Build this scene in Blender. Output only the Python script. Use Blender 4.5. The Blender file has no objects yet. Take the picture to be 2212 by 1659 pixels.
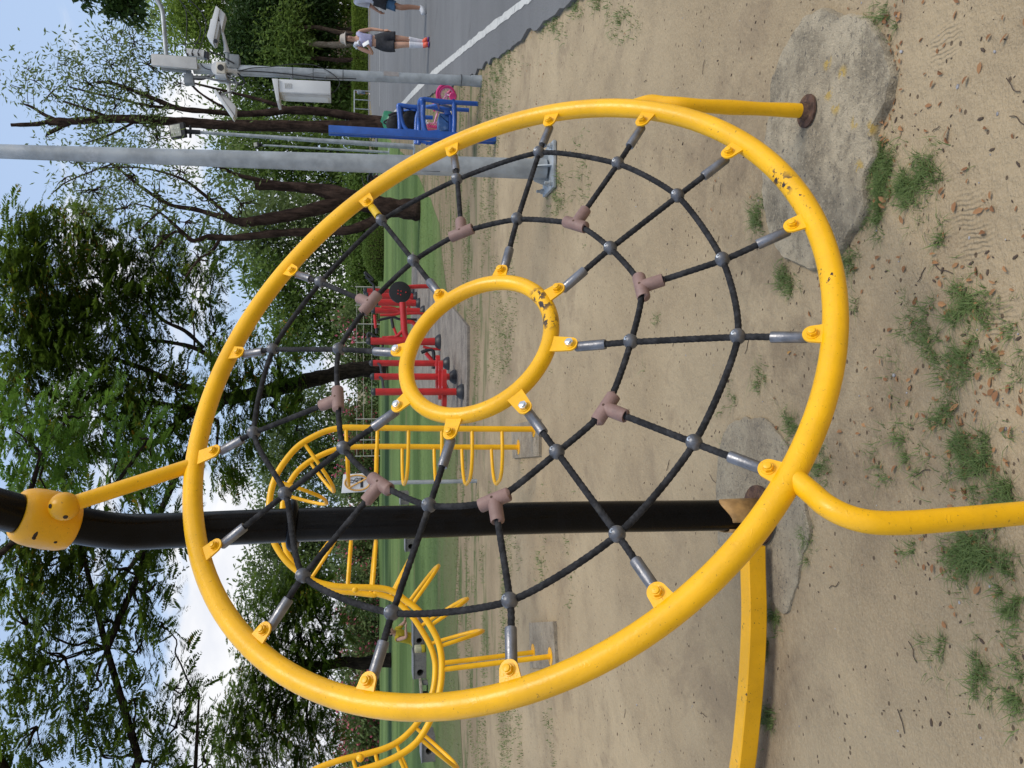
EXPO = 0.33
import bpy, bmesh, math, random
import numpy as np
from mathutils import Vector, Matrix, noise as mnoise
random.seed(7); RNG = np.random.default_rng(7)
sc = bpy.context.scene
COL = sc.collection
R = math.radians
pi = math.pi

# ------------------------------------------------------------------ camera geometry
F = 1750.0; CXD, CYD = 1106.0, 829.5          # focal length / centre of the 2212 x 1659 survey grid
H = 1.42                                       # eye height (m)
PITCH = math.atan(336.0 / F)
sp, cp = math.sin(PITCH), math.cos(PITCH)
def ray(x, y):
    a = (CYD - y) / F; b = (x - CXD) / F
    return Vector((a, cp - b * sp, -sp - b * cp))
def P(x, y, Y):                                # point seen at (x, y), Y metres ahead
    d = ray(x, y); return Vector((0, 0, H)) + d * (Y / d.y)
def G(x, y, z=0.0):                            # point of the ground seen at (x, y)
    d = ray(x, y); return Vector((0, 0, H)) + d * ((z - H) / d.z)
def crop(x0, y0, w, out=2212.0):               # survey notes were taken on enlarged crops
    s = w / out
    return lambda cx, cy: ((x0 + s * cx) / 1.8228, (y0 + s * cy) / 1.8228)

# ------------------------------------------------------------------ materials
def nodes_of(name):
    m = bpy.data.materials.new(name); m.use_nodes = True
    nt = m.node_tree; b = nt.nodes['Principled BSDF']
    return m, nt, b
class N:
    def __init__(s, nt): s.nt = nt
    def n(s, t, **k):
        x = s.nt.nodes.new(t)
        for a, v in k.items(): setattr(x, a, v)
        return x
    def l(s, a, b): s.nt.links.new(a, b)
    def pos(s): return s.n('ShaderNodeNewGeometry').outputs['Position']
    def obj(s): return s.n('ShaderNodeTexCoord').outputs['Object']
    def noise(s, vec, scale, detail=4, rough=.6, dist=0.0):
        x = s.n('ShaderNodeTexNoise'); x.inputs['Scale'].default_value = scale
        x.inputs['Detail'].default_value = detail; x.inputs['Roughness'].default_value = rough
        x.inputs['Distortion'].default_value = dist; s.l(vec, x.inputs['Vector']); return x.outputs['Fac']
    def ramp(s, fac, a, b, lo=0., hi=1.):
        x = s.n('ShaderNodeMapRange'); x.interpolation_type = 'SMOOTHSTEP'
        for i, v in zip(('From Min', 'From Max', 'To Min', 'To Max'), (a, b, lo, hi)): x.inputs[i].default_value = v
        s.l(fac, x.inputs['Value']); return x.outputs['Result']
    def math(s, op, a, b=None):
        x = s.n('ShaderNodeMath', operation=op)
        for i, v in enumerate((a, b)):
            if v is None: continue
            if isinstance(v, (int, float)): x.inputs[i].default_value = v
            else: s.l(v, x.inputs[i])
        return x.outputs[0]
    def mix(s, fac, a, b):
        x = s.n('ShaderNodeMix', data_type='RGBA')
        for i, v in ((0, fac), (6, a), (7, b)):
            if isinstance(v, (int, float)): x.inputs[i].default_value = v
            elif isinstance(v, (tuple, list)): x.inputs[i].default_value = (*v[:3], 1)
            else: s.l(v, x.inputs[i])
        return x.outputs[2]
    def scale(s, vec, v):
        x = s.n('ShaderNodeMapping'); x.inputs['Scale'].default_value = v; s.l(vec, x.inputs['Vector']); return x.outputs[0]
    def bump(s, h, strength, dist=.01, nrm=None):
        x = s.n('ShaderNodeBump'); x.inputs['Strength'].default_value = strength; x.inputs['Distance'].default_value = dist
        s.l(h, x.inputs['Height'])
        if nrm is not None: s.l(nrm, x.inputs['Normal'])
        return x.outputs[0]
    def near(s, pos, pts, r0, r1):              # 1 close to any of the points, 0 away from them
        out = None
        for p in pts:
            d = s.n('ShaderNodeVectorMath', operation='DISTANCE'); s.l(pos, d.inputs[0]); d.inputs[1].default_value = p
            m = s.ramp(d.outputs['Value'], r0, r1, 1., 0.)
            out = m if out is None else s.math('MAXIMUM', out, m)
        return out
def mul(c, k): return tuple(min(1, v * k) for v in c)
MATS = {}
def pm(name, base, rough=.5, metal=0., var=.18, scale=9., bump=0., bscale=80., dirt=None, dirt_amt=(.62, .75), dscale=14., coat=0., spec=.5):
    if name in MATS: return MATS[name]
    m, nt, b = nodes_of(name); k = N(nt); o = k.obj()
    n1 = k.noise(o, scale, 5)
    c = k.mix(k.ramp(n1, .3, .7), mul(base, 1 - var), mul(base, 1 + var))
    if dirt: c = k.mix(k.ramp(k.noise(o, dscale, 6, .7), *dirt_amt), c, dirt)
    k.l(c, b.inputs['Base Color'])
    k.l(k.ramp(k.noise(o, scale * 2.3, 4), .25, .75, max(.03, rough - .1), min(1, rough + .12)), b.inputs['Roughness'])
    b.inputs['Metallic'].default_value = metal; b.inputs['Coat Weight'].default_value = coat
    b.inputs['Specular IOR Level'].default_value = spec
    if bump: k.l(k.bump(k.noise(o, bscale, 3), bump, .004), b.inputs['Normal'])
    MATS[name] = m; return m
def leaf_mat(name, c1, c2, trans=.35, rough=.55, accent=None, acc_t=.93):
    m, nt, b = nodes_of(name); k = N(nt)
    g = k.n('ShaderNodeNewGeometry'); rnd = g.outputs['Random Per Island']; pos = g.outputs['Position']
    f = k.math('ADD', k.math('MULTIPLY', rnd, .6), k.math('MULTIPLY', k.noise(pos, .9, 3), .4))
    c = k.mix(f, c1, c2)
    if accent:
        sel = k.math('MULTIPLY', k.math('GREATER_THAN', rnd, acc_t), k.ramp(k.noise(pos, .35, 2), .5, .6))
        c = k.mix(sel, c, accent)
    k.l(c, b.inputs['Base Color']); b.inputs['Roughness'].default_value = rough
    b.inputs['Specular IOR Level'].default_value = .2
    t = k.n('ShaderNodeBsdfTranslucent'); k.l(k.mix(.5, c, mul(c2, 1.3)), t.inputs['Color'])
    mx = k.n('ShaderNodeMixShader'); mx.inputs[0].default_value = trans
    out = nt.nodes['Material Output']
    k.l(b.outputs[0], mx.inputs[1]); k.l(t.outputs[0], mx.inputs[2]); k.l(mx.outputs[0], out.inputs['Surface'])
    return m

# ------------------------------------------------------------------ mesh building
def frame(d):
    d = d.normalized(); u = Vector((0, 0, 1)) if abs(d.z) < .9 else Vector((1, 0, 0))
    a = d.cross(u).normalized(); return a, d.cross(a).normalized()
class MB:
    def __init__(s): s.v = []; s.f = []; s.mi = []; s.cur = 0
    def add(s, vs, fs):
        o = len(s.v); s.v += [tuple(v) for v in vs]; s.f += [tuple(i + o for i in f) for f in fs]; s.mi += [s.cur] * len(fs); return s
    def tube(s, pts, r, n=12, closed=False, caps=True, prof=None):
        pts = [Vector(p) for p in pts]; m = len(pts)
        rr = list(r) if hasattr(r, '__len__') else [r] * m
        vs = []; fs = []
        a = None
        for i, p in enumerate(pts):
            if closed: t = pts[(i + 1) % m] - pts[i - 1]
            else: t = pts[min(i + 1, m - 1)] - pts[max(i - 1, 0)]
            if t.length < 1e-9: t = Vector((0, 0, 1))
            t.normalize()
            if a is None: a = frame(t)[0]
            else:
                a = a - t * a.dot(t)
                a = frame(t)[0] if a.length < 1e-6 else a.normalized()
            b = t.cross(a)
            for j in range(n):
                th = 2 * pi * j / n
                q = rr[i] * (prof(i, th) if prof else 1.)
                vs.append(p + (a * math.cos(th) + b * math.sin(th)) * q)
        for i in range(m if closed else m - 1):
            i2 = (i + 1) % m
            for j in range(n):
                j2 = (j + 1) % n
                fs.append((i * n + j, i * n + j2, i2 * n + j2, i2 * n + j))
        if caps and not closed:
            fs.append(tuple(range(n - 1, -1, -1))); fs.append(tuple((m - 1) * n + j for j in range(n)))
        return s.add(vs, fs)
    def sphere(s, c, r, nu=16, nv=10, M=None):
        c = Vector(c); sx = r if hasattr(r, '__len__') else (r, r, r)
        vs = [(0, 0, 1)] ; 
        for i in range(1, nv):
            ph = pi * i / nv
            for j in range(nu):
                th = 2 * pi * j / nu; vs.append((math.sin(ph) * math.cos(th), math.sin(ph) * math.sin(th), math.cos(ph)))
        vs.append((0, 0, -1)); fs = []
        for j in range(nu): fs.append((0, 1 + j, 1 + (j + 1) % nu))
        for i in range(nv - 2):
            for j in range(nu):
                a = 1 + i * nu; fs.append((a + j, a + nu + j, a + nu + (j + 1) % nu, a + (j + 1) % nu))
        a = 1 + (nv - 2) * nu; e = len(vs) - 1
        for j in range(nu): fs.append((a + j, e, a + (j + 1) % nu))
        out = []
        for v in vs:
            w = Vector((v[0] * sx[0], v[1] * sx[1], v[2] * sx[2]))
            out.append(c + (M @ w if M else w))
        return s.add(out, fs)
    def box(s, c, size, M=None, bev=0.0):
        bm = bmesh.new(); bmesh.ops.create_cube(bm, size=1)
        for v in bm.verts: v.co = Vector((v.co.x * size[0], v.co.y * size[1], v.co.z * size[2]))
        if bev: bmesh.ops.bevel(bm, geom=list(bm.edges), offset=bev, segments=2, affect='EDGES', profile=.6)
        bm.verts.index_update()
        vs = [Vector(c) + (M @ v.co if M else v.co) for v in bm.verts]; fs = [[v.index for v in f.verts] for f in bm.faces]
        bm.free(); return s.add(vs, fs)
    def prism(s, pts, o, ax, ay, th):            # outline in the plane (ax, ay) through o, thickness th along ax x ay (both ways)
        az = ax.cross(ay).normalized(); n = len(pts)
        vs = [o + ax * p[0] + ay * p[1] - az * th / 2 for p in pts] + [o + ax * p[0] + ay * p[1] + az * th / 2 for p in pts]
        fs = [tuple(range(n - 1, -1, -1)), tuple(range(n, 2 * n))] + [(i, (i + 1) % n, n + (i + 1) % n, n + i) for i in range(n)]
        return s.add(vs, fs)
    def cyl(s, a, b, r, n=16, r2=None): return s.tube([a, b], [r, r if r2 is None else r2], n)
    def lathe(s, prof, o, d, n=20):             # prof: (distance along d, radius)
        d = d.normalized(); return s.tube([o + d * t for t, _ in prof], [max(r, 1e-4) for _, r in prof], n)
    def build(s, name, mat, parent=None, label=None, local=False, origin=None, smooth=40, **tags):
        o = Vector((0, 0, 0))
        if not local:
            if parent is not None:
                o = world_loc(parent)
            elif origin is not None: o = Vector(origin)
        me = bpy.data.meshes.new(name)
        me.from_pydata([(v[0] - o.x, v[1] - o.y, v[2] - o.z) for v in s.v], [], s.f)
        mats = mat if isinstance(mat, (list, tuple)) else [mat]
        for m in mats: me.materials.append(m)
        if len(mats) > 1: me.polygons.foreach_set('material_index', s.mi)
        if smooth is not None:
            me.polygons.foreach_set('use_smooth', [True] * len(me.polygons))
            me.set_sharp_from_angle(angle=R(smooth))
        me.update()
        ob = bpy.data.objects.new(name, me); COL.objects.link(ob)
        if parent is not None: ob.parent = parent
        elif origin is not None: ob.location = origin
        if label: ob['label'] = label
        for k_, v_ in tags.items(): ob[k_] = v_
        return ob
def world_loc(ob):
    p = Vector((0, 0, 0))
    while ob is not None: p += ob.location; ob = ob.parent
    return p
def thing(name, label, cat, loc, group=None, rz=0.):
    o = bpy.data.objects.new(name, None); COL.objects.link(o); o.location = loc; o.rotation_euler = (0, 0, rz)
    o.empty_display_size = .2; o['label'] = label; o['category'] = cat
    if group: o['group'] = group
    return o
def tag(o, label, cat, group=None):
    o['label'] = label; o['category'] = cat
    if group: o['group'] = group
    return o
def catmull(pts, n=8, closed=False, k=.5):
    pts = [Vector(p) for p in pts]; m = len(pts); out = []
    for i in range(m if closed else m - 1):
        p1 = pts[i]; p2 = pts[(i + 1) % m]
        p0 = pts[i - 1] if (closed or i > 0) else p1; p3 = pts[(i + 2) % m] if (closed or i < m - 2) else p2
        t1 = (p2 - p0) * k; t2 = (p3 - p1) * k
        for j in range(n):
            t = j / n; t_2 = t * t; t_3 = t_2 * t
            out.append(p1 * (2 * t_3 - 3 * t_2 + 1) + t1 * (t_3 - 2 * t_2 + t) + p2 * (-2 * t_3 + 3 * t_2) + t2 * (t_3 - t_2))
    if not closed: out.append(pts[-1])
    return out
def fastmesh(name, V, Q, mat, parent=None, origin=(0, 0, 0), smooth=False):   # V (n,3) world, Q (m,4)
    V = np.asarray(V, np.float32); Q = np.asarray(Q, np.int32)
    o = np.array(world_loc(parent) if parent is not None else origin, np.float32)
    me = bpy.data.meshes.new(name)
    me.vertices.add(len(V)); me.vertices.foreach_set('co', (V - o).ravel())
    w = Q.shape[1]
    me.loops.add(Q.size); me.loops.foreach_set('vertex_index', Q.ravel())
    me.polygons.add(len(Q)); me.polygons.foreach_set('loop_start', np.arange(0, Q.size, w, dtype=np.int32))
    me.materials.append(mat); me.update(calc_edges=True); me.validate()
    if smooth: me.polygons.foreach_set('use_smooth', [True] * len(me.polygons))
    ob = bpy.data.objects.new(name, me); COL.objects.link(ob)
    if parent is not None: ob.parent = parent
    else: ob.location = origin
    return ob
def unit(a): return a / np.maximum(np.linalg.norm(a, axis=-1, keepdims=True), 1e-9)
def leaf_quads(c, ax, nr, L, W):                # rhombic leaves
    s = unit(np.cross(ax, nr)); L = np.asarray(L).reshape(-1, 1); W = np.asarray(W).reshape(-1, 1)
    m = c + ax * L * .45
    V = np.stack([c, m + s * W * .5, c + ax * L, m - s * W * .5], 1).reshape(-1, 3)
    return V, np.arange(len(V)).reshape(-1, 4)
def fronds(c, ax, nr, L, K=12):                  # feathery compound leaves: a row of narrow leaflets both sides of a stalk
    n = len(c); L = np.asarray(L).reshape(-1, 1, 1); s = unit(np.cross(ax, nr))
    t = (np.arange(K) + .6) / K
    base = c[:, None] + ax[:, None] * L * t[None, :, None] - np.array([0, 0, 1.]) * L * .28 * (t ** 2)[None, :, None]
    lp = .36 * np.sin(np.clip(t * .85 + .12, 0, 1) * pi) ** .7
    V = []
    for sg in (-1, 1):
        d = unit(s[:, None] * sg * .9 + ax[:, None] * .45 + RNG.normal(0, .12, (n, K, 3)))
        l = L * lp[None, :, None]
        w = unit(np.cross(d, nr[:, None])) * l * .17
        m = base + d * l * .5
        V.append(np.stack([base, m + w, base + d * l, m - w], 2).reshape(-1, 3))
    V = np.concatenate(V); return V, np.arange(len(V)).reshape(-1, 4)
# ------------------------------------------------------------------ camera, sky, sun
cam = bpy.data.cameras.new('camera'); co = bpy.data.objects.new('camera', cam); COL.objects.link(co)
cam.sensor_fit = 'HORIZONTAL'; cam.sensor_width = 36; cam.lens = F / 2212 * 36; cam.clip_start = .05; cam.clip_end = 3000
co.matrix_world = Matrix(((0, 1, 0, 0), (-sp, 0, -cp, 0), (-cp, 0, sp, H), (0, 0, 0, 1)))   # phone held on its side
sc.camera = co
sc.view_settings.view_transform = 'Standard'; sc.view_settings.look = 'None'; sc.view_settings.gamma = 1
sc.view_settings.exposure = EXPO
w = bpy.data.worlds.new('World'); sc.world = w; w.use_nodes = True
k = N(w.node_tree); bg = w.node_tree.nodes['Background']
SUN = Vector((.55, -.35, 1.15)).normalized()
sky = k.n('ShaderNodeTexSky', sky_type='NISHITA'); sky.sun_disc = False
sky.sun_elevation = math.asin(SUN.z); sky.sun_rotation = math.atan2(SUN.x, SUN.y); sky.dust_density = 2.0; sky.air_density = 1.0
d = k.n('ShaderNodeTexCoord').outputs['Generated']
sep = k.n('ShaderNodeSeparateXYZ'); k.l(d, sep.inputs[0])
cv = k.scale(d, (1., 1., 2.2))
n1 = k.noise(cv, 2.6, 7, .55, .25)
lowband = k.ramp(sep.outputs['Z'], .12, .5, .14, -.16)          # more cloud towards the horizon
cl = k.ramp(k.math('ADD', n1, lowband), .56, .66)
shade = k.ramp(k.noise(cv, 5.5, 5, .6), .3, .75)
ccol = k.mix(shade, (6.6, 6.8, 7.4), (8.6, 8.5, 8.4))
bl = k.mix(.7, sky.outputs[0], (4.6, 6.0, 8.4))               # summer haze lifts the blue
k.l(k.mix(k.math('MULTIPLY', cl, .95), bl, ccol), bg.inputs['Color']); bg.inputs['Strength'].default_value = .1
sl = bpy.data.lights.new('sun', 'SUN'); sl.energy = 1.9; sl.angle = R(28); sl.color = (1, .93, .82)
so = bpy.data.objects.new('sun', sl); COL.objects.link(so); so.rotation_euler = SUN.to_track_quat('Z', 'Y').to_euler()
sl.cycles.max_bounces = 4

# ------------------------------------------------------------------ ground
def nz(x, y, s, z=0.): return mnoise.noise(Vector((x * s, y * s, z)))
def ground_mat():
    m, nt, b = nodes_of('sand'); k = N(nt); p = k.pos()
    sep = k.n('ShaderNodeSeparateXYZ'); k.l(p, sep.inputs[0])
    big = k.noise(p, .55, 4); mid = k.noise(p, 3.2, 6, .65); fine = k.noise(p, 160, 3, .7)
    c = k.mix(k.ramp(big, .35, .68), (.292, .219, .130), (.42, .324, .198))
    c = k.mix(k.math('MULTIPLY', k.ramp(mid, .46, .74), .5), c, (.205, .155, .098))      # damp, trodden patches
    c = k.mix(k.math('MULTIPLY', k.ramp(fine, .35, .75), .5), c, (.46, .37, .25))
    c = k.mix(k.math('MULTIPLY', k.ramp(k.noise(k.scale(p, (1, .8, 1)), 1.35, 5, .7, .6), .52, .66), .5), c, (.215, .16, .105))
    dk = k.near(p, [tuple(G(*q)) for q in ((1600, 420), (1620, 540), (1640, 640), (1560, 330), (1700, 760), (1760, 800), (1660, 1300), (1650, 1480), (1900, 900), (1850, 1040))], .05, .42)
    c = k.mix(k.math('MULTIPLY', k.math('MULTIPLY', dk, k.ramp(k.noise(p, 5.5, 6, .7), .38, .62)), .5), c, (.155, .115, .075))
    spk = k.n('ShaderNodeTexVoronoi'); spk.inputs['Scale'].default_value = 26; k.l(k.scale(p, (1, 1.3, 1)), spk.inputs['Vector'])
    wn = k.n('ShaderNodeTexWhiteNoise'); k.l(spk.outputs['Position'], wn.inputs['Vector'])
    sm = k.math('MULTIPLY', k.math('LESS_THAN', spk.outputs['Distance'], .17), k.math('GREATER_THAN', wn.outputs['Value'], .74))
    c = k.mix(k.math('MULTIPLY', sm, .8), c, (.075, .05, .033))                          # crumbs of bark and seed
    far = k.ramp(k.math('ADD', sep.outputs['Y'], k.math('MULTIPLY', k.math('SUBTRACT', k.noise(k.scale(p, (.45, 1.2, 1)), 1.3, 5), .5), 6.)), 7.2, 10.5)
    c = k.mix(k.math('MULTIPLY', far, .55), c, (.165, .125, .075))
    gg = k.math('MULTIPLY', far, k.ramp(k.noise(k.scale(p, (.5, 1.6, 1)), 1.7, 5, .65), .5, .62))
    c = k.mix(k.math('MULTIPLY', gg, .8), c, (.07, .105, .032))
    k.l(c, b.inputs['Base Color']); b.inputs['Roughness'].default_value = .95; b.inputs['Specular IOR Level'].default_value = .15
    # shoe prints: ribbed soles pressed in near the camera
    wv = k.n('ShaderNodeTexWave', wave_type='BANDS'); wv.inputs['Scale'].default_value = 26; wv.inputs['Distortion'].default_value = 5.0; wv.inputs['Detail'].default_value = 1
    k.l(p, wv.inputs['Vector'])
    fp = k.near(p, [tuple(G(*q)) for q in ((2085, 455), (2105, 520), (2035, 95), (2150, 690))], .02, .075)
    h1 = k.math('MULTIPLY', k.math('MULTIPLY', wv.outputs['Fac'], fp), .3)
    lump = k.noise(p, 22, 5, .62); rib = k.noise(k.scale(p, (1, 1.8, 1)), 70, 3, .6)
    h = k.math('ADD', k.math('ADD', k.math('MULTIPLY', lump, 1.3), k.math('MULTIPLY', rib, .45)), k.math('ADD', h1, k.math('MULTIPLY', fine, .22)))
    k.l(k.bump(h, .75, .016), b.inputs['Normal'])
    return m
def grid(xs, ys, zf):
    nx, ny = len(xs), len(ys); V = [(x, y, zf(x, y)) for y in ys for x in xs]
    Q = [(j * nx + i, j * nx + i + 1, (j + 1) * nx + i + 1, (j + 1) * nx + i) for j in range(ny - 1) for i in range(nx - 1)]
    return V, Q
def gz(x, y):
    if y > 7.5 or abs(x) > 4.5: return 0.
    f = min(1, (7.5 - y) / 2) * min(1, (4.5 - abs(x)) / 1.)
    return f * (.008 * nz(x, y, 2.1) + .006 * nz(x, y, 6.) + .0035 * nz(x, y, 17.) - .006)
xs = [-500, -150, -60, -25, -10, -6] + list(np.arange(-4.6, 4.61, .045)) + [6, 10, 25, 60, 150, 500]
ys = [-60, -10, -2, 0] + list(np.arange(.9, 7.6, .045)) + [8.5, 10, 13, 18, 30, 60, 140, 400, 1200]
V, Q = grid(xs, ys, gz)
g = fastmesh('ground', V, Q, ground_mat(), smooth=True); g['kind'] = 'structure'

def flat(name, pts, z, mat, th=0.):             # sheet (or slab of thickness th) from a ground outline
    bm = bmesh.new(); vs = [bm.verts.new((p[0], p[1], z)) for p in pts]; f = bm.faces.new(vs)
    if f.normal.z < 0: f.normal_flip()
    if th:
        r = bmesh.ops.extrude_face_region(bm, geom=[f]); 
        for v in r['geom']:
            if isinstance(v, bmesh.types.BMVert): v.co.z -= th
        bmesh.ops.recalc_face_normals(bm, faces=bm.faces)
    bmesh.ops.triangulate(bm, faces=[f for f in bm.faces if len(f.verts) > 4])
    me = bpy.data.meshes.new(name); bm.to_mesh(me); bm.free(); me.materials.append(mat)
    o = bpy.data.objects.new(name, me); COL.objects.link(o); return o
def rough_line(pts, step, amp, s=3.):
    out = []
    for a, b_ in zip(pts[:-1], pts[1:]):
        a = Vector(a[:2]); b_ = Vector(b_[:2]); n = max(1, int((b_ - a).length / step)); t = (b_ - a).normalized(); q = Vector((-t.y, t.x))
        for i in range(n):
            p = a.lerp(b_, i / n); out.append(p + q * amp * (nz(p.x, p.y, s) + .5 * nz(p.x, p.y, s * 3)))
    out.append(Vector(pts[-1][:2])); return out

# lawn
def lawn_mat():
    m, nt, b = nodes_of('lawn'); k = N(nt); p = k.pos()
    sep = k.n('ShaderNodeSeparateXYZ'); k.l(p, sep.inputs[0])
    st = k.noise(k.scale(p, (.045, .22, 1)), 1., 5, .6); fi = k.noise(k.scale(p, (1, .5, 1)), 9, 5, .7); fz = k.noise(p, 55, 3, .7)
    c = k.mix(k.ramp(st, .34, .64), (.062, .105, .030), (.155, .222, .072))
    c = k.mix(k.math('MULTIPLY', k.ramp(fi, .4, .7), .4), c, (.045, .09, .022))
    c = k.mix(k.math('MULTIPLY', k.ramp(fz, .55, .8), .3), c, (.22, .27, .11))
    dry = k.ramp(k.noise(k.scale(p, (.09, .3, 1)), 2.2, 5, .6), .58, .7)
    c = k.mix(k.math('MULTIPLY', dry, .5), c, (.2, .155, .085))
    edge = k.ramp(k.math('ADD', sep.outputs['Y'], k.math('MULTIPLY', k.math('SUBTRACT', k.noise(k.scale(p, (.4, 1.2, 1)), 1.5, 5), .5), 7.)), 10.5, 16.5, 1., 0.)
    c = k.mix(k.math('MULTIPLY', edge, .6), c, (.18, .145, .085))
    k.l(c, b.inputs['Base Color']); b.inputs['Roughness'].default_value = .9; b.inputs['Specular IOR Level'].default_value = .1
    k.l(k.bump(k.math('ADD', fi, fz), .6, .03), b.inputs['Normal'])
    return m
edge = [G(*q) for q in ((995, 2600), (1000, 1900), (998, 1650), (990, 1500), (985, 1300), (990, 1150), (985, 1000), (988, 900), (978, 870), (980, 700), (965, 640), (955, 560), (950, 480), (930, 430), (905, 380), (885, 345), (862, 318), (842, 303))]
ln = rough_line(edge, .8, .16, .5)
lawn = flat('lawn', [(-170, 130)] + ln + [(19, 60), (24, 130)], .004, lawn_mat()); lawn['kind'] = 'structure'

# road, its edge line, the far line and kerb
def asphalt():
    m, nt, b = nodes_of('asphalt'); k = N(nt); p = k.pos()
    c = k.mix(k.ramp(k.noise(k.scale(p, (.3, 1., 1)), .5, 5), .3, .7), (.112, .111, .109), (.16, .158, .154))
    c = k.mix(k.math('MULTIPLY', k.ramp(k.noise(p, 90, 3, .8), .5, .75), .45), c, (.26, .255, .245))
    c = k.mix(k.math('MULTIPLY', k.ramp(k.noise(k.scale(p, (1, .35, 1)), 2.1, 5), .6, .72), .4), c, (.07, .068, .066))
    k.l(c, b.inputs['Base Color']); b.inputs['Roughness'].default_value = .9
    k.l(k.bump(k.noise(p, 70, 3, .8), .7, .012), b.inputs['Normal']); return m
ASP = asphalt()
re_ = [G(*q, .03) for q in ((1500, -260), (1239, 0), (1190, 32), (1145, 69), (1090, 112), (1034, 149), (1000, 172), (968, 184), (925, 208), (881, 236), (850, 255), (830, 270), (818, 290), (812, 320))]
rl = rough_line(re_, .12, .09, 2.2)
farp = [(30, 86.5), (70, 86.5), (70, 1.5)]
road = flat('road', rl + farp, .03, ASP, .05); road['kind'] = 'structure'
def line_mat():
    m, nt, b = nodes_of('road_paint'); k = N(nt); p = k.pos()
    c = k.mix(k.ramp(k.noise(p, 11, 6, .7), .5, .68), (.50, .49, .45), (.28, .275, .26)); k.l(c, b.inputs['Base Color']); b.inputs['Roughness'].default_value = .85; return m
LM = line_mat()
la = [G(*q, .034) for q in ((1330, -160), (1124, 0), (1030, 75), (937, 150), (905, 180), (876, 212), (846, 246), (830, 264), (820, 282))]
lb = [G(*q, .034) for q in ((1375, -160), (1149, 0), (1050, 75), (955, 150), (918, 182), (886, 214), (852, 250), (834, 268), (822.5, 285))]
o = flat('road_line', rough_line(la, .15, .018, 9) + rough_line(lb, .15, .018, 9)[::-1], .034, LM); o['kind'] = 'structure'
yl = G(820, 150, .034).y
o = flat('road_line', [(17, yl), (60, yl), (60, yl + .35), (17, yl + .35)], .034, LM); o['kind'] = 'structure'

# hard standing of the red machines
def conc(name, c1=(.36, .34, .3), c2=(.22, .2, .17), sc_=6., speck=None):
    m, nt, b = nodes_of(name); k = N(nt); p = k.pos()
    c = k.mix(k.ramp(k.noise(p, sc_, 8, .72), .40, .62), c1, c2)
    c = k.mix(k.math('MULTIPLY', k.ramp(k.noise(p, sc_ * 5, 6, .75), .5, .66), .6), c, mul(c2, .62))
    c = k.mix(k.math('MULTIPLY', k.ramp(k.noise(p, sc_ * 16, 4, .75), .45, .72), .6), c, mul(c1, 1.35))
    c = k.mix(k.math('MULTIPLY', k.ramp(k.noise(p, sc_ * 13, 4, .8), .57, .66), .8), c, (.06, .058, .055))
    if speck:
        f = k.math('MULTIPLY', k.near(p, speck, .008, .03), k.ramp(k.noise(p, 30, 2), .46, .5)); c = k.mix(k.math('MULTIPLY', f, .75), c, (.52, .34, .06))
    k.l(c, b.inputs['Base Color']); b.inputs['Roughness'].default_value = .92
    k.l(k.bump(k.math('ADD', k.noise(p, 45, 5, .7), k.noise(p, 160, 3, .7)), .9, .012), b.inputs['Normal']); return m
pad = [G(*q) for q in ((1013, 895), (1015, 800), (1015, 705), (985, 668), (900, 575), (893, 545), (890, 700), (893, 880), (950, 886))]
o = flat('paving', pad, .035, conc('paving', (.27, .235, .19), (.16, .135, .11), 2.2), .06); o['kind'] = 'structure'

# concrete footings of the net, each a rough disc
def footing(pix, label, mat, top=.018, group='concrete footings of the play equipment'):
    pts = [G(*q) for q in pix]; c = sum(pts, Vector()) / len(pts)
    ol = catmull(pts, 7, True)
    ol = [p + (p - c).normalized() * (.016 * nz(p.x, p.y, 9) + .010 * nz(p.x, p.y, 26)) for p in ol]
    n = len(ol); rings = [1., .985, .93, .8, .6, .4, .2]; V = []; Fs = []
    for p in ol: V.append((p.x, p.y, -.06))
    for ri, r_ in enumerate(rings):
        for p in ol:
            q = c.lerp(p, r_); V.append((q.x, q.y, top * (.55 if ri == 0 else 1.) + .006 * nz(q.x, q.y, 7) + .003 * nz(q.x, q.y, 23)))
    for r_ in range(len(rings)):
        for i in range(n): Fs.append((r_ * n + i, r_ * n + (i + 1) % n, (r_ + 1) * n + (i + 1) % n, (r_ + 1) * n + i))
    V.append((c.x, c.y, top)); L0 = len(rings) * n
    for i in range(n): Fs.append((L0 + i, L0 + (i + 1) % n, len(V) - 1))
    m = MB().add(V, Fs); ob = m.build('concrete_footing', mat, origin=(c.x, c.y, 0), smooth=50)
    tag(ob, label, 'concrete slab', group); return ob
a = crop(2400, 0, 1632)
spk = [tuple(G(*a(*q), .02)) for q in ((1160, 335), (1168, 500), (1205, 572), (1310, 650), (1395, 680), (1435, 700), (1240, 390), (1330, 895))]
footing([a(*q) for q in ((1140, 62), (1300, 72), (1410, 130), (1480, 215), (1512, 320), (1530, 400), (1512, 510), (1462, 620), (1432, 720), (1425, 830), (1375, 940), (1390, 1100), (1290, 1270), (1190, 1400), (1080, 1450), (960, 1370), (890, 1300), (850, 1180), (830, 1020), (838, 850), (862, 600), (885, 420), (925, 320), (985, 190), (1050, 100))],
        'rough round concrete slab with yellow paint drips under the thin yellow leg', conc('footing_concrete', (.47, .39, .265), (.205, .168, .112), 4., spk))
footing([(1566, 935), (1585, 908), (1620, 902), (1650, 906), (1672, 918), (1700, 965), (1732, 1040), (1748, 1110), (1748, 1160), (1733, 1215), (1720, 1270), (1704, 1320), (1685, 1318), (1650, 1270), (1600, 1230), (1560, 1180), (1548, 1110), (1552, 1010)],
        'grey concrete slab under the black post beside the yellow beam', conc('footing_concrete_grey', (.38, .315, .215), (.27, .22, .15), 5.), .007)
CG = conc('slab_worn', (.36, .30, .215), (.24, .195, .135), 4., [tuple(G(1190, 1380)), tuple(G(1175, 1370)), tuple(G(1180, 1400))])
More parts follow.
